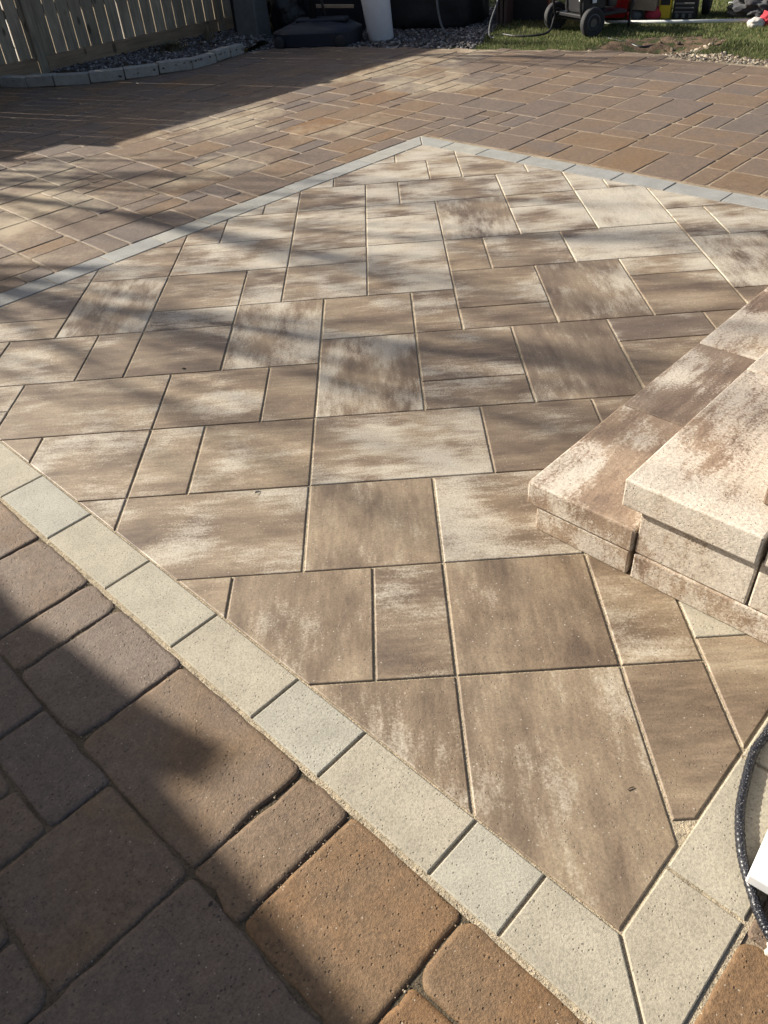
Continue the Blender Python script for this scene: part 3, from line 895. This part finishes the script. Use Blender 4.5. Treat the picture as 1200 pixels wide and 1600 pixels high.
def is_dirt(x, y):
    n = .22 * mnoise.noise((x * 2.2, y * 2.2, 7)) + .16 * mnoise.noise((x * 7, y * 7, 3)) + .12 * mnoise.noise((x * 19, y * 19, 1))
    d1 = ((x - 3.05) / .78) ** 2 + ((y - 7.42) / .44) ** 2 + n * 2.2
    edge = 0
    for i in range(len(back_line) - 1):
        p, q = back_line[i], back_line[i + 1]
        if p[0] <= x <= q[0]: edge = y - (p[1] + (q[1] - p[1]) * (x - p[0]) / (q[0] - p[0]))
    return d1 < 1.0 or (x > 2.62 and edge < .40 + n + .06 * (x - 2.6))
lumpy_sheet("lawn", -1.2, 8.2, 3.6, 15.5, (130, 160), lawn_z, M_lawn, lambda x, y: behind(x, y, -.16))
def dirt_z(x, y): return lawn_z(x, y) + .002 + .012 * mnoise.noise((x * 9, y * 9, 4)) + .006 * mnoise.noise((x * 26, y * 26, 4))
lumpy_sheet("dirt_patch", 2.2, 5.9, 4.0, 8.1, (200, 220), dirt_z, M_dirt, lambda x, y: behind(x, y, -.10) and is_dirt(x, y))

def gen_grav2(rr):
    x, y = rr.uniform(-1.1, 2.1), rr.uniform(7.8, 10.6)
    if not behind(x, y, .01) or not is_gravel(x, y): return None
    if in_poly(x, y, bed_poly): return None
    return x, y, lawn_z(x, y) + .012
go = scatter_stones("yard_gravel", 9000, gen_grav2, (.012, .024), M_gravel, 4)
tag(go, "grey gravel strip under the bins at the back of the patio", "gravel")
def gen_rub(rr):
    x = rr.uniform(2.4, 5.2)
    yb = None
    for i in range(len(back_line) - 1):
        p, q = back_line[i], back_line[i + 1]
        if p[0] <= x <= q[0]: yb = p[1] + (q[1] - p[1]) * (x - p[0]) / (q[0] - p[0])
    if yb is None: return None
    wid = .06 + .42 * max(0, min(1, (x - 2.7) / .6))
    y = yb + abs(rr.gauss(0, 1)) * wid * .75
    if not is_dirt(x, y): return None
    return x, y, dirt_z(x, y) + .006
go = scatter_stones("edge_rubble", 6500, gen_rub, (.004, .024), M_rubble, 6)
tag(go, "pale crumbled base stone and sand along the cut patio edge", "rubble")

def blades(name, spots, mat, seed, h=(.03, .07), w=.004):
    rr = random.Random(seed)
    vs, fs = [], []
    for (x, y, z) in spots:
        a = rr.uniform(0, 6.28)
        hh = rr.uniform(*h); ww = w * rr.uniform(.7, 1.3)
        lx, ly = rr.gauss(0, .35) * hh, rr.gauss(0, .35) * hh
        dx, dy = math.cos(a) * ww, math.sin(a) * ww
        k = len(vs)
        vs += [(x - dx, y - dy, z), (x + dx, y + dy, z), (x + lx * .45 + dx * .7, y + ly * .45 + dy * .7, z + hh * .6), (x + lx * .45 - dx * .7, y + ly * .45 - dy * .7, z + hh * .6), (x + lx, y + ly, z + hh)]
        fs += [(k, k + 1, k + 2, k + 3), (k + 3, k + 2, k + 4)]
    return mesh(name, vs, fs, mat)
rr = random.Random(9)
sp = []
for _ in range(230000):
    x, y = rr.uniform(1.1, 6.6), rr.uniform(4.8, 11.5)
    if not behind(x, y, .0) or is_gravel(x, y): continue
    dn = mnoise.noise((x * 1.7, y * 1.7, 0))
    if is_dirt(x, y) and rr.random() < .955: continue
    if rr.random() < .10 - dn * .5: continue
    sp.append((x, y, lawn_z(x, y) - .004))
_nt = M_grass.node_tree
_tr = _nt.nodes.new("ShaderNodeBsdfTranslucent"); _mx = _nt.nodes.new("ShaderNodeMixShader"); _mx.inputs[0].default_value = 0.45
_pb = _nt.nodes["Principled BSDF"]; _nt.links.new(_pb.inputs["Base Color"].links[0].from_socket, _tr.inputs[0])
_nt.links.new(_pb.outputs[0], _mx.inputs[1]); _nt.links.new(_tr.outputs[0], _mx.inputs[2])
_nt.links.new(_mx.outputs[0], _nt.nodes["Material Output"].inputs[0])
o = obj("lawn_grass", blades("lawn_grass", sp, M_grass, 10, (.015, .042), .003))
tag(o, "short green grass behind the patio edge", "grass", kind="stuff")

# ornamental grass and dry stalks in the bed
def tuft(name, label, x, y, n, h, spread, mat, seed, curl=.5):
    rr = random.Random(seed)
    vs, fs = [], []
    z0 = bed_z(x, y)
    for _ in range(n):
        a = rr.uniform(0, 6.28); r0 = abs(rr.gauss(0, spread * .35)); hh = h * rr.uniform(.5, 1.0)
        bx, by = math.cos(a) * r0, math.sin(a) * r0
        out = rr.uniform(.3, 1.0) * curl * hh
        wx, wy = -math.sin(a) * .004, math.cos(a) * .004
        k = len(vs)
        for t, wv in ((0, 1), (.4, .9), (.75, .7), (1, .1)):
            px, py = bx + math.cos(a) * out * t ** 1.7, by + math.sin(a) * out * t ** 1.7
            pz = hh * (t - .35 * t * t * t)
            vs += [(px - wx * wv, py - wy * wv, pz), (px + wx * wv, py + wy * wv, pz)]
        for q in range(3): fs.append((k + 2 * q, k + 2 * q + 1, k + 2 * q + 3, k + 2 * q + 2))
    o = obj(name, mesh(name, vs, fs, mat), loc=(x, y, z0))
    return tag(o, label, "plant")
tuft("ornamental_grass", "grey green tuft of ornamental grass in the dark gravel bed", -1.97, 9.06, 260, .17, .22, M_drygrass, 2, .9)
tuft("dry_stalks", "thin dry brown plant stalks beside the fence at the bed's far end", -1.62, 9.42, 46, .30, .18, M_drygrass, 5, .45)

# ------------------------------------------------------------------ things standing at the back
M_grey_pl = mat_simple("grey_plastic", (0.115, 0.118, 0.112), .6, 20, .15, .1)
M_black = mat_simple("black_plastic", (0.012, 0.012, 0.014), .45, 25, .2, .1)
M_bagm = mat_simple("bin_bag_film", (0.010, 0.010, 0.012), .28, 14, .2, .8, .02)
M_navy = mat_simple("navy_plastic", (0.006, 0.010, 0.020), .55, 25, .2, .1)
M_white = mat_simple("white_plastic", (0.74, 0.75, 0.76), .45, 6, .05, .03)
M_tarp = mat_simple("black_tarp", (0.010, 0.010, 0.011), .6, 10, .3, .6, .02)
M_steel = mat_simple("dull_steel", (0.10, 0.10, 0.10), .45, 30, .2, .1, metal=.6)
M_rubber = mat_simple("tyre_rubber", (0.020, 0.020, 0.022), .8, 60, .2, .4)
M_red = mat_simple("red_paint", (0.40, 0.018, 0.022), .4, 10, .12, .05)
M_card = mat_simple("cardboard", (0.33, 0.25, 0.17), .85, 40, .1, .2)
M_yel = mat_simple("yellow_plastic", (0.62, 0.43, 0.02), .45, 12, .1, .05)
M_cloth = mat_simple("charcoal_cloth", (0.055, 0.057, 0.062), .9, 80, .25, .5)
M_redcl = mat_simple("red_cloth", (0.42, 0.035, 0.05), .9, 60, .2, .4)
M_whitecl = mat_simple("pale_cloth", (0.55, 0.52, 0.47), .9, 60, .15, .4)
M_hose = mat_simple("hose_rubber", (0.10, 0.105, 0.105), .5, 30, .1, .1)
M_brown = mat_simple("dark_brown_board", (0.07, 0.045, 0.035), .7, 20, .2, .2)
M_pvc = mat_simple("pvc_pipe", (0.62, 0.64, 0.62), .5, 8, .08, .05)

def lathe(profile, n=28, name="lathe", mat=None, smooth=True):
    vs, fs = [], []
    for r, z in profile:
        for k in range(n):
            t = 2 * math.pi * k / n
            vs.append((r * math.cos(t), r * math.sin(t), z))
    for i in range(len(profile) - 1):
        for k in range(n):
            k2 = (k + 1) % n
            fs.append((i * n + k, i * n + k2, (i + 1) * n + k2, (i + 1) * n + k))
    fs.append(tuple(reversed(range(n)))); fs.append(tuple(range((len(profile) - 1) * n, len(profile) * n)))
    return mesh(name, vs, fs, mat, smooth)

def lumpy(name, sx, sy, sz, mat, seed, amp=.12, freq=3.0, sub=4, flat=True, boxy=0.0):
    bm = bmesh.new(); bmesh.ops.create_icosphere(bm, subdivisions=sub, radius=1.0)
    for v in bm.verts:
        c = v.co.copy()
        if boxy > 0:
            m = max(abs(c.x), abs(c.y), abs(c.z)); c = c.lerp(c / m * .92, boxy)
        k = 1 + amp * mnoise.fractal(c * freq + Vector((seed, seed * 2.1, 0)), 1.0, 2.0, 4)
        c = c * k
        z = c.z
        if flat and z < -.55: z = -.55 - (z + .55) * .05
        v.co = Vector((c.x * sx, c.y * sy, (z + .55) * sz))
    return bm_mesh(name, bm, mat, True)

# grey bin beside the fence end
t = thing("storage_bin", "dark grey upright plastic bin at the fence end beside the bin bag", "bin", (-1.10, 9.72, -.03), math.radians(-27))
bm = box_bm(.31, .30, .80, .02, 2)
for v in bm.verts:
    k = 1.0 - .10 * v.co.z / .8
    v.co.x *= k; v.co.y *= k
obj("body", bm_mesh("body", bm, M_grey_pl), t)
obj("lid", bm_mesh("lid", box_bm(.32, .31, .05, .02, 2), M_grey_pl), t, (0, 0, .805))
obj("back_panel", bm_mesh("back_panel", box_bm(.10, .12, .9, .006, 1), M_black), t, (-.235, .06, 0))

o = obj("bin_bag", lumpy("bin_bag", .25, .24, .42, M_bagm, 3, .22, 3.2), loc=(-.70, 10.02, -.03))
tag(o, "shiny black bin bag slumped between grey bin and navy base", "bag")

# portable hoop base: low moulded plastic body, pole, strut and pale bar
t = thing("hoop_base", "navy moulded plastic base of a portable hoop standing on gravel", "hoop stand", (-.30, 9.08, -.02), math.radians(-16))
bm = box_bm(.98, .62, .17, 0, 1)
bmesh.ops.subdivide_edges(bm, edges=list(bm.edges), cuts=5, use_grid_fill=True)
for v in bm.verts:
    rx, ry = abs(v.co.x) / .49, abs(v.co.y) / .31
    rad = max(0, (rx ** 4 + ry ** 4) ** .25)
    if rad > 1: v.co.x /= rad; v.co.y /= rad
    if v.co.z > .16:
        v.co.z += .055 * max(0, 1 - max(rx, ry) ** 2) - .025 * (max(rx, ry) > .95)
obj("base_body", bm_mesh("base_body", bm, M_navy, True), t)
obj("ridge", bm_mesh("ridge", box_bm(.60, .16, .05, .02, 2), M_navy), t, (.05, .05, .20))
obj("pole", tube([(-.05, .02, .12), (-.04, .10, 1.4)], .045, 12, "pole", M_black), t)
obj("strut", tube([(.05, .20, .12), (-.02, .10, .9)], .016, 8, "strut", M_steel), t)
obj("bar", bm_mesh("bar", box_bm(.50, .03, .035, .004, 1), M_card), t, (.10, .30, .30), (0, .05, .1))
for sx in (-.36, .36):
    obj("wheel", lathe([(.05, -.02), (.062, -.012), (.062, .012), (.05, .02)], 16, "wheel", M_rubber), t, (sx, -.31, .062), (math.pi / 2, 0, 0))

t = thing("dark_filler_bin", "tall black bin added behind the navy hoop base to darken the background", "bin", (-.05, 10.05, -.03), math.radians(-20))  # black box added to cover the sunlit lawn and darken this spot
bm = box_bm(.85, .6, .95, .03, 2)
for v in bm.verts:
    kk = .86 + .14 * v.co.z / .95
    v.co.x *= kk; v.co.y *= kk
obj("body", bm_mesh("body", bm, M_black), t)
obj("lid", bm_mesh("lid", box_bm(.9, .66, .06, .02, 2), M_black), t, (0, 0, .955))

# white tapered tub
t = thing("white_tub", "tall white tapered plastic tub tilted on the gravel", "tub", (.415, 9.02, -.022), 0)
t.rotation_euler = (math.radians(3), math.radians(-6), 0)
obj("body", lathe([(.135, 0), (.141, .008), (.168, .62), (.168, .63)], 36, "body", M_white), t)
obj("rim", lathe([(.166, .60), (.178, .602), (.178, .64), (.166, .642)], 36, "rim", M_white), t)

# dark covered pile with hoses
o = obj("tarp_pile", lumpy("tarp_pile", .62, .50, .52, M_tarp, 8, .10, 2.4, 4, True, .65), loc=(1.13, 9.86, -.03), rot=(0, 0, math.radians(-27)))
tag(o, "large pile under a black tarp behind the white tub", "tarp")
t = thing("board_stack", "dark brown boards standing upright beside the tarp pile", "boards", (1.86, 9.36, -.03), math.radians(-27))
for i in range(3):
    obj("board", bm_mesh("board", box_bm(.035, .24, .9, .003, 1), M_brown), t, (-.05 + i * .045, rnd.uniform(-.02, .02), 0), (0, -.05 + .03 * i, 0))
o = obj("crate", bm_mesh("crate", box_bm(.46, .4, .42, .02, 2), M_black), loc=(2.22, 9.55, -.03), rot=(0, 0, math.radians(-27)))
o2 = obj("hose", tube(spline([(1.02, 9.22, .75), (1.05, 9.14, .45), (1.07, 9.05, .18), (1.13, 8.93, .01), (1.25, 8.90, .004)]), .012, 8, "hose", M_hose))
tag(o2, "grey hose hanging down the front of the black tarp", "hose")
o2 = obj("cable", tube(spline([(1.80, 9.05, .62), (1.72, 8.92, .30), (1.61, 8.72, .10), (1.58, 8.55, 0.0), (1.62, 8.47, -.01)]), .009, 8, "cable", M_hose))
tag(o2, "thin grey cable curving down to the grass beside the brown boards", "cable")
tag(o, "black plastic crate behind the machine with wheels", "crate")

# wheeled machine: frame, engine, tank, two tyres, handle
def wheel(parent, loc, rot, R, W, rimm=M_steel):
    w = obj("wheel", lathe([(R * .60, -W * .30), (R * .82, -W * .5), (R * .97, -W * .42), (R, -W * .2), (R, W * .2), (R * .97, W * .42), (R * .82, W * .5), (R * .60, W * .30)], 28, "wheel", M_rubber), parent, loc, rot)
    obj("rim", lathe([(R * .10, -W * .34), (R * .46, -W * .26), (R * .60, -W * .36), (R * .60, W * .36), (R * .46, W * .26), (R * .10, W * .34)], 20, "rim", rimm), w)
    return w
t = thing("wheeled_generator", "black framed engine machine on two tyres parked on the grass", "machine", (2.46, 8.46, -.03), math.radians(-66.5))
# local x = along the axle
wheel(t, (.33, 0, .135), (0, math.pi / 2, 0), .135, .075)
wheel(t, (-.33, 0, .135), (0, math.pi / 2, 0), .135, .075)
obj("axle", tube([(-.34, 0, .135), (.34, 0, .135)], .012, 8, "axle", M_steel), t)
for sx in (-.24, .24):
    obj("frame_tube", tube(spline([(sx, -.05, .10), (sx, -.10, .35), (sx, .05, .58), (sx, .48, .58), (sx, .56, .35), (sx, .54, .02)], 5), .014, 8, "frame_tube", M_black), t)
obj("deck", bm_mesh("deck", box_bm(.50, .55, .03, .004, 1), M_black), t, (0, .22, .16))
obj("engine", bm_mesh("engine", box_bm(.34, .30, .26, .03, 2), M_black), t, (-.02, .15, .19))  # black colour stands in for the shade around the engine
obj("tank", bm_mesh("tank", box_bm(.36, .34, .10, .03, 2), M_black), t, (0, .18, .46))
obj("muffler", lathe([(.05, 0), (.055, .01), (.055, .15), (.05, .16)], 16, "muffler", M_steel), t, (.12, .38, .22))
obj("label_plate", bm_mesh("label_plate", box_bm(.05, .004, .04), M_white), t, (.10, -.003, .30))
obj("label_plate", bm_mesh("label_plate", box_bm(.004, .05, .035), M_white), t, (.176, .12, .28))
o = obj("drain_hose", tube(spline([(2.28, 8.60, .12), (2.20, 8.42, .02), (2.05, 8.36, 0.0), (1.85, 8.45, -.005), (1.72, 8.62, -.005), (1.60, 8.60, -.01)]), .011, 8, "drain_hose", M_black))
tag(o, "black hose lying in the grass from the wheeled machine", "hose")

# red wheelbarrow
t = thing("wheelbarrow", "red steel wheelbarrow parked behind the engine machine", "wheelbarrow", (3.12, 9.25, -.03), math.radians(-27))
bm = box_bm(.62, .78, .36, 0)
for v in bm.verts:
    if v.co.z < .1: v.co.x *= .72; v.co.y *= .72
bm.faces.ensure_lookup_table()
top = max(bm.faces, key=lambda f: f.calc_center_median().z)
bmesh.ops.delete(bm, geom=[top], context='FACES_ONLY')
bmesh.ops.solidify(bm, geom=list(bm.faces), thickness=.008)
obj("tray", bm_mesh("tray", bm, M_red), t, (-.06, -.08, .07), (.08, 0, 0))
wheel(t, (0, .42, .16), (0, math.pi / 2, 0), .16, .07, M_red)
for sx in (-.2, .2):
    obj("handle", tube([(sx * .4, .55, .15), (sx, 0, .055), (sx * 1.4, -.65, .30)], .016, 8, "handle", M_brown), t)
    obj("leg", tube(spline([(sx, -.05, .06), (sx * 1.05, -.22, .01), (sx, -.32, .01), (sx, -.36, .10)], 4), .012, 8, "leg", M_red), t)

# odds and ends in front of it
RZ = math.radians(-27)
o = obj("cardboard_box", bm_mesh("cardboard_box", box_bm(.27, .22, .16, .004, 1), M_card), loc=(3.345, 8.93, .075), rot=(0, .06, RZ))
tag(o, "open cardboard box resting on the sacks beside the yellow jug", "box")
o = obj("sack", lumpy("sack", .085, .10, .075, M_grey_pl, 12, .12, 3, 3), loc=(3.26, 8.95, -.025), rot=(0, 0, RZ))
tag(o, "small grey sack under the left of the cardboard box", "sack")
o = obj("red_sack", lumpy("red_sack", .095, .10, .085, M_redcl, 14, .15, 3, 3), loc=(3.43, 8.87, -.025), rot=(0, 0, RZ))
tag(o, "crumpled red sack under the right of the cardboard box", "sack")
t = thing("yellow_jug", "bright yellow plastic jug standing in the grass beside the cardboard box", "jug", (3.545, 8.83, -.025), RZ)
bm = box_bm(.13, .10, .24, .02, 2)
obj("body", bm_mesh("body", bm, M_yel), t)
obj("neck", lathe([(.025, .23), (.025, .28), (.03, .282), (.03, .31), (.028, .312)], 16, "neck", M_black), t, (.03, 0, 0))
obj("handle", tube(spline([(.02, 0, .24), (-.02, 0, .30), (-.055, 0, .27), (-.055, 0, .20)], 5), .011, 8, "handle", M_yel), t)
obj("front_label", bm_mesh("front_label", box_bm(.10, .002, .06), M_black), t, (0, -.0515, .14))

t = thing("tool_case", "black stacking tool case with yellow lettering and a white label", "tool case", (3.76, 8.80, -.025), RZ)
obj("body", bm_mesh("body", box_bm(.24, .20, .20, .012, 2), M_black), t)
obj("lid", bm_mesh("lid", box_bm(.25, .21, .12, .012, 2), M_black), t, (0, 0, .202))
for i in range(3): obj("rib", bm_mesh("rib", box_bm(.20, .012, .018, .004, 1), M_grey_pl), t, (0, -.103, .06 + i * .04))
for sx in (-.07, .0, .07): obj("latch", bm_mesh("latch", box_bm(.035, .014, .04, .004, 1), M_grey_pl), t, (sx, -.104, .015))
fc = bpy.data.curves.new("lettering", 'FONT'); fc.body = "AT"; fc.size = .085; fc.extrude = .001; fc.align_x = 'CENTER'
tmp = bpy.data.objects.new("lettering_tmp", fc); COL.objects.link(tmp)
dg = bpy.context.evaluated_depsgraph_get()
lm = bpy.data.meshes.new_from_object(tmp.evaluated_get(dg)); bpy.data.objects.remove(tmp)
lm.materials.clear(); lm.materials.append(M_yel)
obj("lettering", lm, t, (-.045, -.1075, .222), (math.pi / 2, 0, 0))
obj("label_plate", bm_mesh("label_plate", box_bm(.085, .002, .04), M_white), t, (.068, -.1065, .235))

t = thing("hand_cart", "hand cart with a large black tyre behind the tool case", "cart", (4.05, 8.98, -.03), math.radians(-40))
wheel(t, (.02, -.05, .16), (0, math.pi / 2, .25), .16, .085)
wheel(t, (.40, .12, .16), (0, math.pi / 2, .25), .16, .085)
obj("plate", bm_mesh("plate", box_bm(.55, .42, .03, .006, 1), M_black), t, (.2, .15, .24))
obj("upright", tube([(.0, .34, .25), (.0, .40, 1.0)], .016, 8, "upright", M_black), t)
obj("upright", tube([(.4, .34, .25), (.4, .40, 1.0)], .016, 8, "upright", M_black), t)

o = obj("jacket", lumpy("jacket", .32, .20, .17, M_cloth, 21, .42, 2.6, 5), loc=(4.50, 8.46, -.025), rot=(0, 0, math.radians(-20)))
tag(o, "charcoal grey jacket dropped in a heap on the grass", "jacket")
t = thing("work_glove", "red and off white cloth work glove lying by the charcoal jacket", "glove", (4.30, 7.98, -.025), math.radians(-30))
obj("back", lumpy("back", .12, .085, .085, M_redcl, 31, .3, 2.6, 4), t, (.06, .03, 0))
obj("cuff", lumpy("cuff", .085, .065, .055, M_whitecl, 33, .16, 2.6, 4), t, (-.07, -.05, 0), (0, 0, .4))
o = obj("pvc_pipe", tube([(2.82, 8.765, .008), (3.5, 8.45, .006), (4.22, 8.125, .012)], .017, 10, "pvc_pipe", M_pvc))
tag(o, "thin white plastic pipe lying straight across the grass", "pipe")
o = obj("timber_strip", bm_mesh("timber_strip", box_bm(1.1, .05, .03, .003, 1), M_pvc), loc=(4.95, 9.16, -.02), rot=(0, 0, math.radians(-20)))
tag(o, "pale timber strip lying beyond the jacket on the grass", "timber")
o = obj("black_hose", tube(spline([(2.66, 8.07, -.012), (2.85, 7.78, -.03), (2.95, 7.60, -.05), (3.1, 7.62, -.05)]), .012, 8, "black_hose", M_black))
tag(o, "short black hose end lying over the dug earth", "hose")

# ------------------------------------------------------------------ near right: cable and white post foot
cpts = [(1.26, .02, .011), (1.17, -.12, .011), (1.081, -.220, .011), (1.034, -.266, .011), (.991, -.332, .011), (.959, -.389, .011), (.939, -.439, .011), (.925, -.488, .011), (.919, -.530, .011),
        (.915, -.583, .011), (.915, -.610, .011), (.920, -.640, .010), (.935, -.69, .008), (.97, -.75, .008), (1.05, -.82, .008)]
cp = spline(cpts, 14)
k = NT("braided_sleeve")
v, oi = k.objcoord()
wv = k.n("ShaderNodeTexVoronoi", feature='F1'); k.l(v, wv.inputs["Vector"]); wv.inputs["Scale"].default_value = 190
hh = k.ramp(wv.outputs["Distance"], [(0.1, 1.0), (0.5, 0.0)])
M_sleeve = k.done(k.mix(hh, (0.012, 0.013, 0.018), (0.05, 0.052, 0.065)), .38, k.bump(hh, .9, .003), .5)
rads = [.0098 + .0007 * math.sin(i * 1.9) for i in range(len(cp))]
o = obj("sleeved_cable", tube(cp, rads, 14, "sleeved_cable", M_sleeve))
tag(o, "thick black braided cable curving over the grey border at right", "cable")

M_vinyl = mat_simple("white_vinyl", (0.80, 0.80, 0.79), .35, 8, .03, .02)
t = thing("white_trim", "smooth white vinyl trim board corner resting over the black cable", "trim", (.905, -.548, .024), math.radians(50.0))
bm = box_bm(.50, .20, .030, .003, 2)
for v in bm.verts: v.co += Vector((.25, -.10, 0))
obj("board", bm_mesh("board", bm, M_vinyl), t)
obj("flange", bm_mesh("flange", box_bm(.46, .012, .02, .002, 1), M_vinyl), t, (.26, -.19, -.021))

# broken mortar lump at the border's end
o = obj("mortar_lump", lumpy("mortar_lump", .050, .040, .022, mat_simple("mortar", (0.47, 0.43, 0.35), .95, 60, .25, 1.0, .006), 41, .45, 3.0, 4), loc=(.957, -.665, -.012), rot=(0, 0, .7))
tag(o, "rough lump of pale broken mortar under the black cable", "mortar")

# ------------------------------------------------------------------ crumbs of sand along the joints, leaf, twig
def gen_crumb(rr):
    q = rr.random()
    if q < .62:      # outer edge of the near border
        b = rr.uniform(-.95, 1.6)
        d = mnoise.noise((b * 4, 0, 3))
        if rr.random() > .45 + d: return None
        a = A1 + rr.gauss(-.004, .006 + .008 * max(0, d))
    elif q < .75:
        b = rr.uniform(-.9, 1.6); a = bl0 + rr.gauss(0, .004)
    elif q < .9:
        j = rr.choice([.275, .588, .745, 1.03, -.195, -.352, -.665]); b = j + rr.gauss(0, .005); a = rr.uniform(A1 - .30, A1)
        if rr.random() < .5: return None
    else:
        a = rr.uniform(-.05, .85); b = bd0 - BW - .004 + rr.gauss(0, .006)
    p = AB(a, b)
    return p.x, p.y, -.0045
go = scatter_stones("loose_sand", 3600, gen_crumb, (.0008, .0021), M_crumb, 17)
tag(go, "loose crumbs of joint sand along the border pavers", "sand")

M_leaf = mat_simple("dry_leaf", (0.50, 0.42, 0.30), .8, 60, .2, .3)
def leaf(label, x, y, s, rz, mat):
    vs, fs = [], []
    prof = [(-1, 0), (-.6, .35), (-.1, .5), (.4, .35), (.8, .12), (1, 0)]
    for i, (px, w) in enumerate(prof):
        vs += [(px * s, w * s, .25 * s * abs(w) * 1.6), (px * s, 0, .08 * s * (1 - px * px)), (px * s, -w * s, .25 * s * abs(w) * 1.2)]
    for i in range(len(prof) - 1):
        k = 3 * i
        fs += [(k, k + 1, k + 4, k + 3), (k + 1, k + 2, k + 5, k + 4)]
    me = mesh("leaf", vs, fs, mat)
    o = obj("leaf", me, loc=(x, y, .002), rot=(.3, .2, rz))
    tag(o, label, "leaf")
leaf("small pale curled leaf on the slab left of centre", -.169, .792, .014, .8, M_leaf)
M_leafd = mat_simple("dark_leaf", (0.05, 0.035, 0.025), .8, 60, .2, .3)
leaf("tiny dark leaf on the streaked slab near the left border", -.563, 1.657, .011, .2, M_leafd)
leaf("dark leaf scrap in the joint of the shaded near pavers", -.131, -.524, .008, 1.2, M_leafd)
o = obj("twig", tube([(.742, -.333, .002), (.750, -.328, .003), (.757, -.327, .002)], .0012, 5, "twig", M_leafd))
tag(o, "tiny dark twig on the large brown slab near the border corner", "twig")

# ------------------------------------------------------------------ house whose eave shades the near pavers (behind the camera)
M_siding = mat_simple("house_siding", (0.48, 0.45, 0.40), .8, 10, .06, .1)
M_shingle = mat_simple("roof_shingle", (0.10, 0.095, 0.09), .9, 40, .25, .6)
house = thing("house", "house wall and eave whose shadow crosses the near left pavers", "house", AB(-2.03, 4.88), math.radians(45) - .044)
# local x = a, y = b
obj("wall", bm_mesh("wall", box_bm(4.0, 9.0, 2.6), M_siding), house, (-2.35, .2, -.1))
vs = [(0, -4.6, 2.66), (0, 5.0, 2.66), (-2.6, 5.0, 3.55), (-2.6, -4.6, 3.55), (0, -4.6, 2.56), (0, 5.0, 2.56), (-2.6, 5.0, 2.56), (-2.6, -4.6, 2.56)]
obj("roof", mesh("roof", vs, [(0, 1, 2, 3), (7, 6, 5, 4), (0, 4, 5, 1), (1, 5, 6, 2), (3, 7, 4, 0), (2, 6, 7, 3)], M_shingle), house)
vs = [(0.002, .55, 2.70), (.06, .12, 2.70), (.125, -.12, 2.70), (.05, -.15, 2.70), (0.002, -.13, 2.70)]  # unseen wedge added on the eave, shaped to cast the bump in its shadow
vs = vs + [(x, y, 2.62) for x, y, z in vs]
obj("eave_shadow_wedge", mesh("eave_shadow_wedge", vs, [(0, 4, 3, 2, 1), (5, 6, 7, 8, 9)] + [(i, (i + 1) % 5, (i + 1) % 5 + 5, i + 5) for i in range(5)], M_white), house)

# ------------------------------------------------------------------ bare trees beyond the fence, their twigs streak the patio with soft shade
M_bark = mat_simple("bark", (0.12, 0.095, 0.075), .9, 30, .3, .7, .006)
def tree(label, x, y, h, seed, spread=.55, r0=.10, first=.42):
    rr = random.Random(seed)
    root = thing("bare_tree", label, "tree", (x, y, -.1))
    vs, fs = [], []
    trunk_pts = []
    def limb(p, d, L, r, depth, store):
        n = 4
        pts = [p.copy()]; rads = [r]
        q = p.copy(); dd = d.copy()
        for i in range(n):
            dd = (dd + Vector((rr.gauss(0, .12), rr.gauss(0, .12), rr.gauss(.05, .07)))).normalized()
            q = q + dd * (L / n)
            pts.append(q.copy()); rads.append(max(.003, r * (1 - .75 * (i + 1) / n)))
        store.append((pts, rads))
        if depth <= 0: return
        for i in range(1, n + 1):
            for _ in range(2 if depth > 1 else 1):
                if rr.random() < .35: continue
                ax = Vector((rr.gauss(0, 1), rr.gauss(0, 1), rr.gauss(0, .3))).normalized()
                nd = (dd * .8 + ax * spread + Vector((0, 0, .55))).normalized()
                limb(pts[i], nd, L * rr.uniform(.42, .66), max(.006, rads[i] * rr.uniform(.55, .8)), depth - 1, store)
    st = []
    # trunk
    pts = [Vector((0, 0, 0))]
    for i in range(6): pts.append(Vector((rr.gauss(0, .05) * (i + 1), rr.gauss(0, .05) * (i + 1), h * (i + 1) / 6)))
    rads = [r0 * (1 - .85 * i / 6) for i in range(7)]
    obj("trunk", tube(pts, rads, 10, "trunk", M_bark), root)
    for i in range(2, 7):
        if i / 6 < first: continue
        for _ in range(5):
            a = rr.uniform(0, 6.28)
            d = Vector((math.cos(a) * .55, math.sin(a) * .55, 1.0)).normalized()
            limb(pts[i], d, h * rr.uniform(.22, .36), rads[i] * .55 + .010, 2, st)
    for P, Rr in st:
        prev = None; k0 = len(vs); sd = 5
        for i, p in enumerate(P):
            d = (P[min(i + 1, len(P) - 1)] - P[max(i - 1, 0)]).normalized()
            a = Vector((0, 0, 1)) if abs(d.z) < .9 else Vector((1, 0, 0))
            xx = (a - d * a.dot(d)).normalized(); yy = d.cross(xx)
            for k in range(sd):
                t = 2 * math.pi * k / sd
                vs.append(p + (xx * math.cos(t) + yy * math.sin(t)) * Rr[i])
        for i in range(len(P) - 1):
            for k in range(sd):
                k2 = (k + 1) % sd
                fs.append((k0 + i * sd + k, k0 + i * sd + k2, k0 + (i + 1) * sd + k2, k0 + (i + 1) * sd + k))
    obj("crown", mesh("crown", vs, fs, M_bark, True), root)
    return root
tree("bare deciduous tree beyond the fence streaking the slabs with twig shade", -8.75, 6.15, 5.5, 4, .36, .10)
tree("slender bare tree beyond the fence left of the bigger bare tree", -8.6, 7.25, 5.2, 27, .34, .08)
tree("smaller bare tree beyond the fence shading the far pavers", -4.9, 10.9, 4.2, 12, .38, .07)
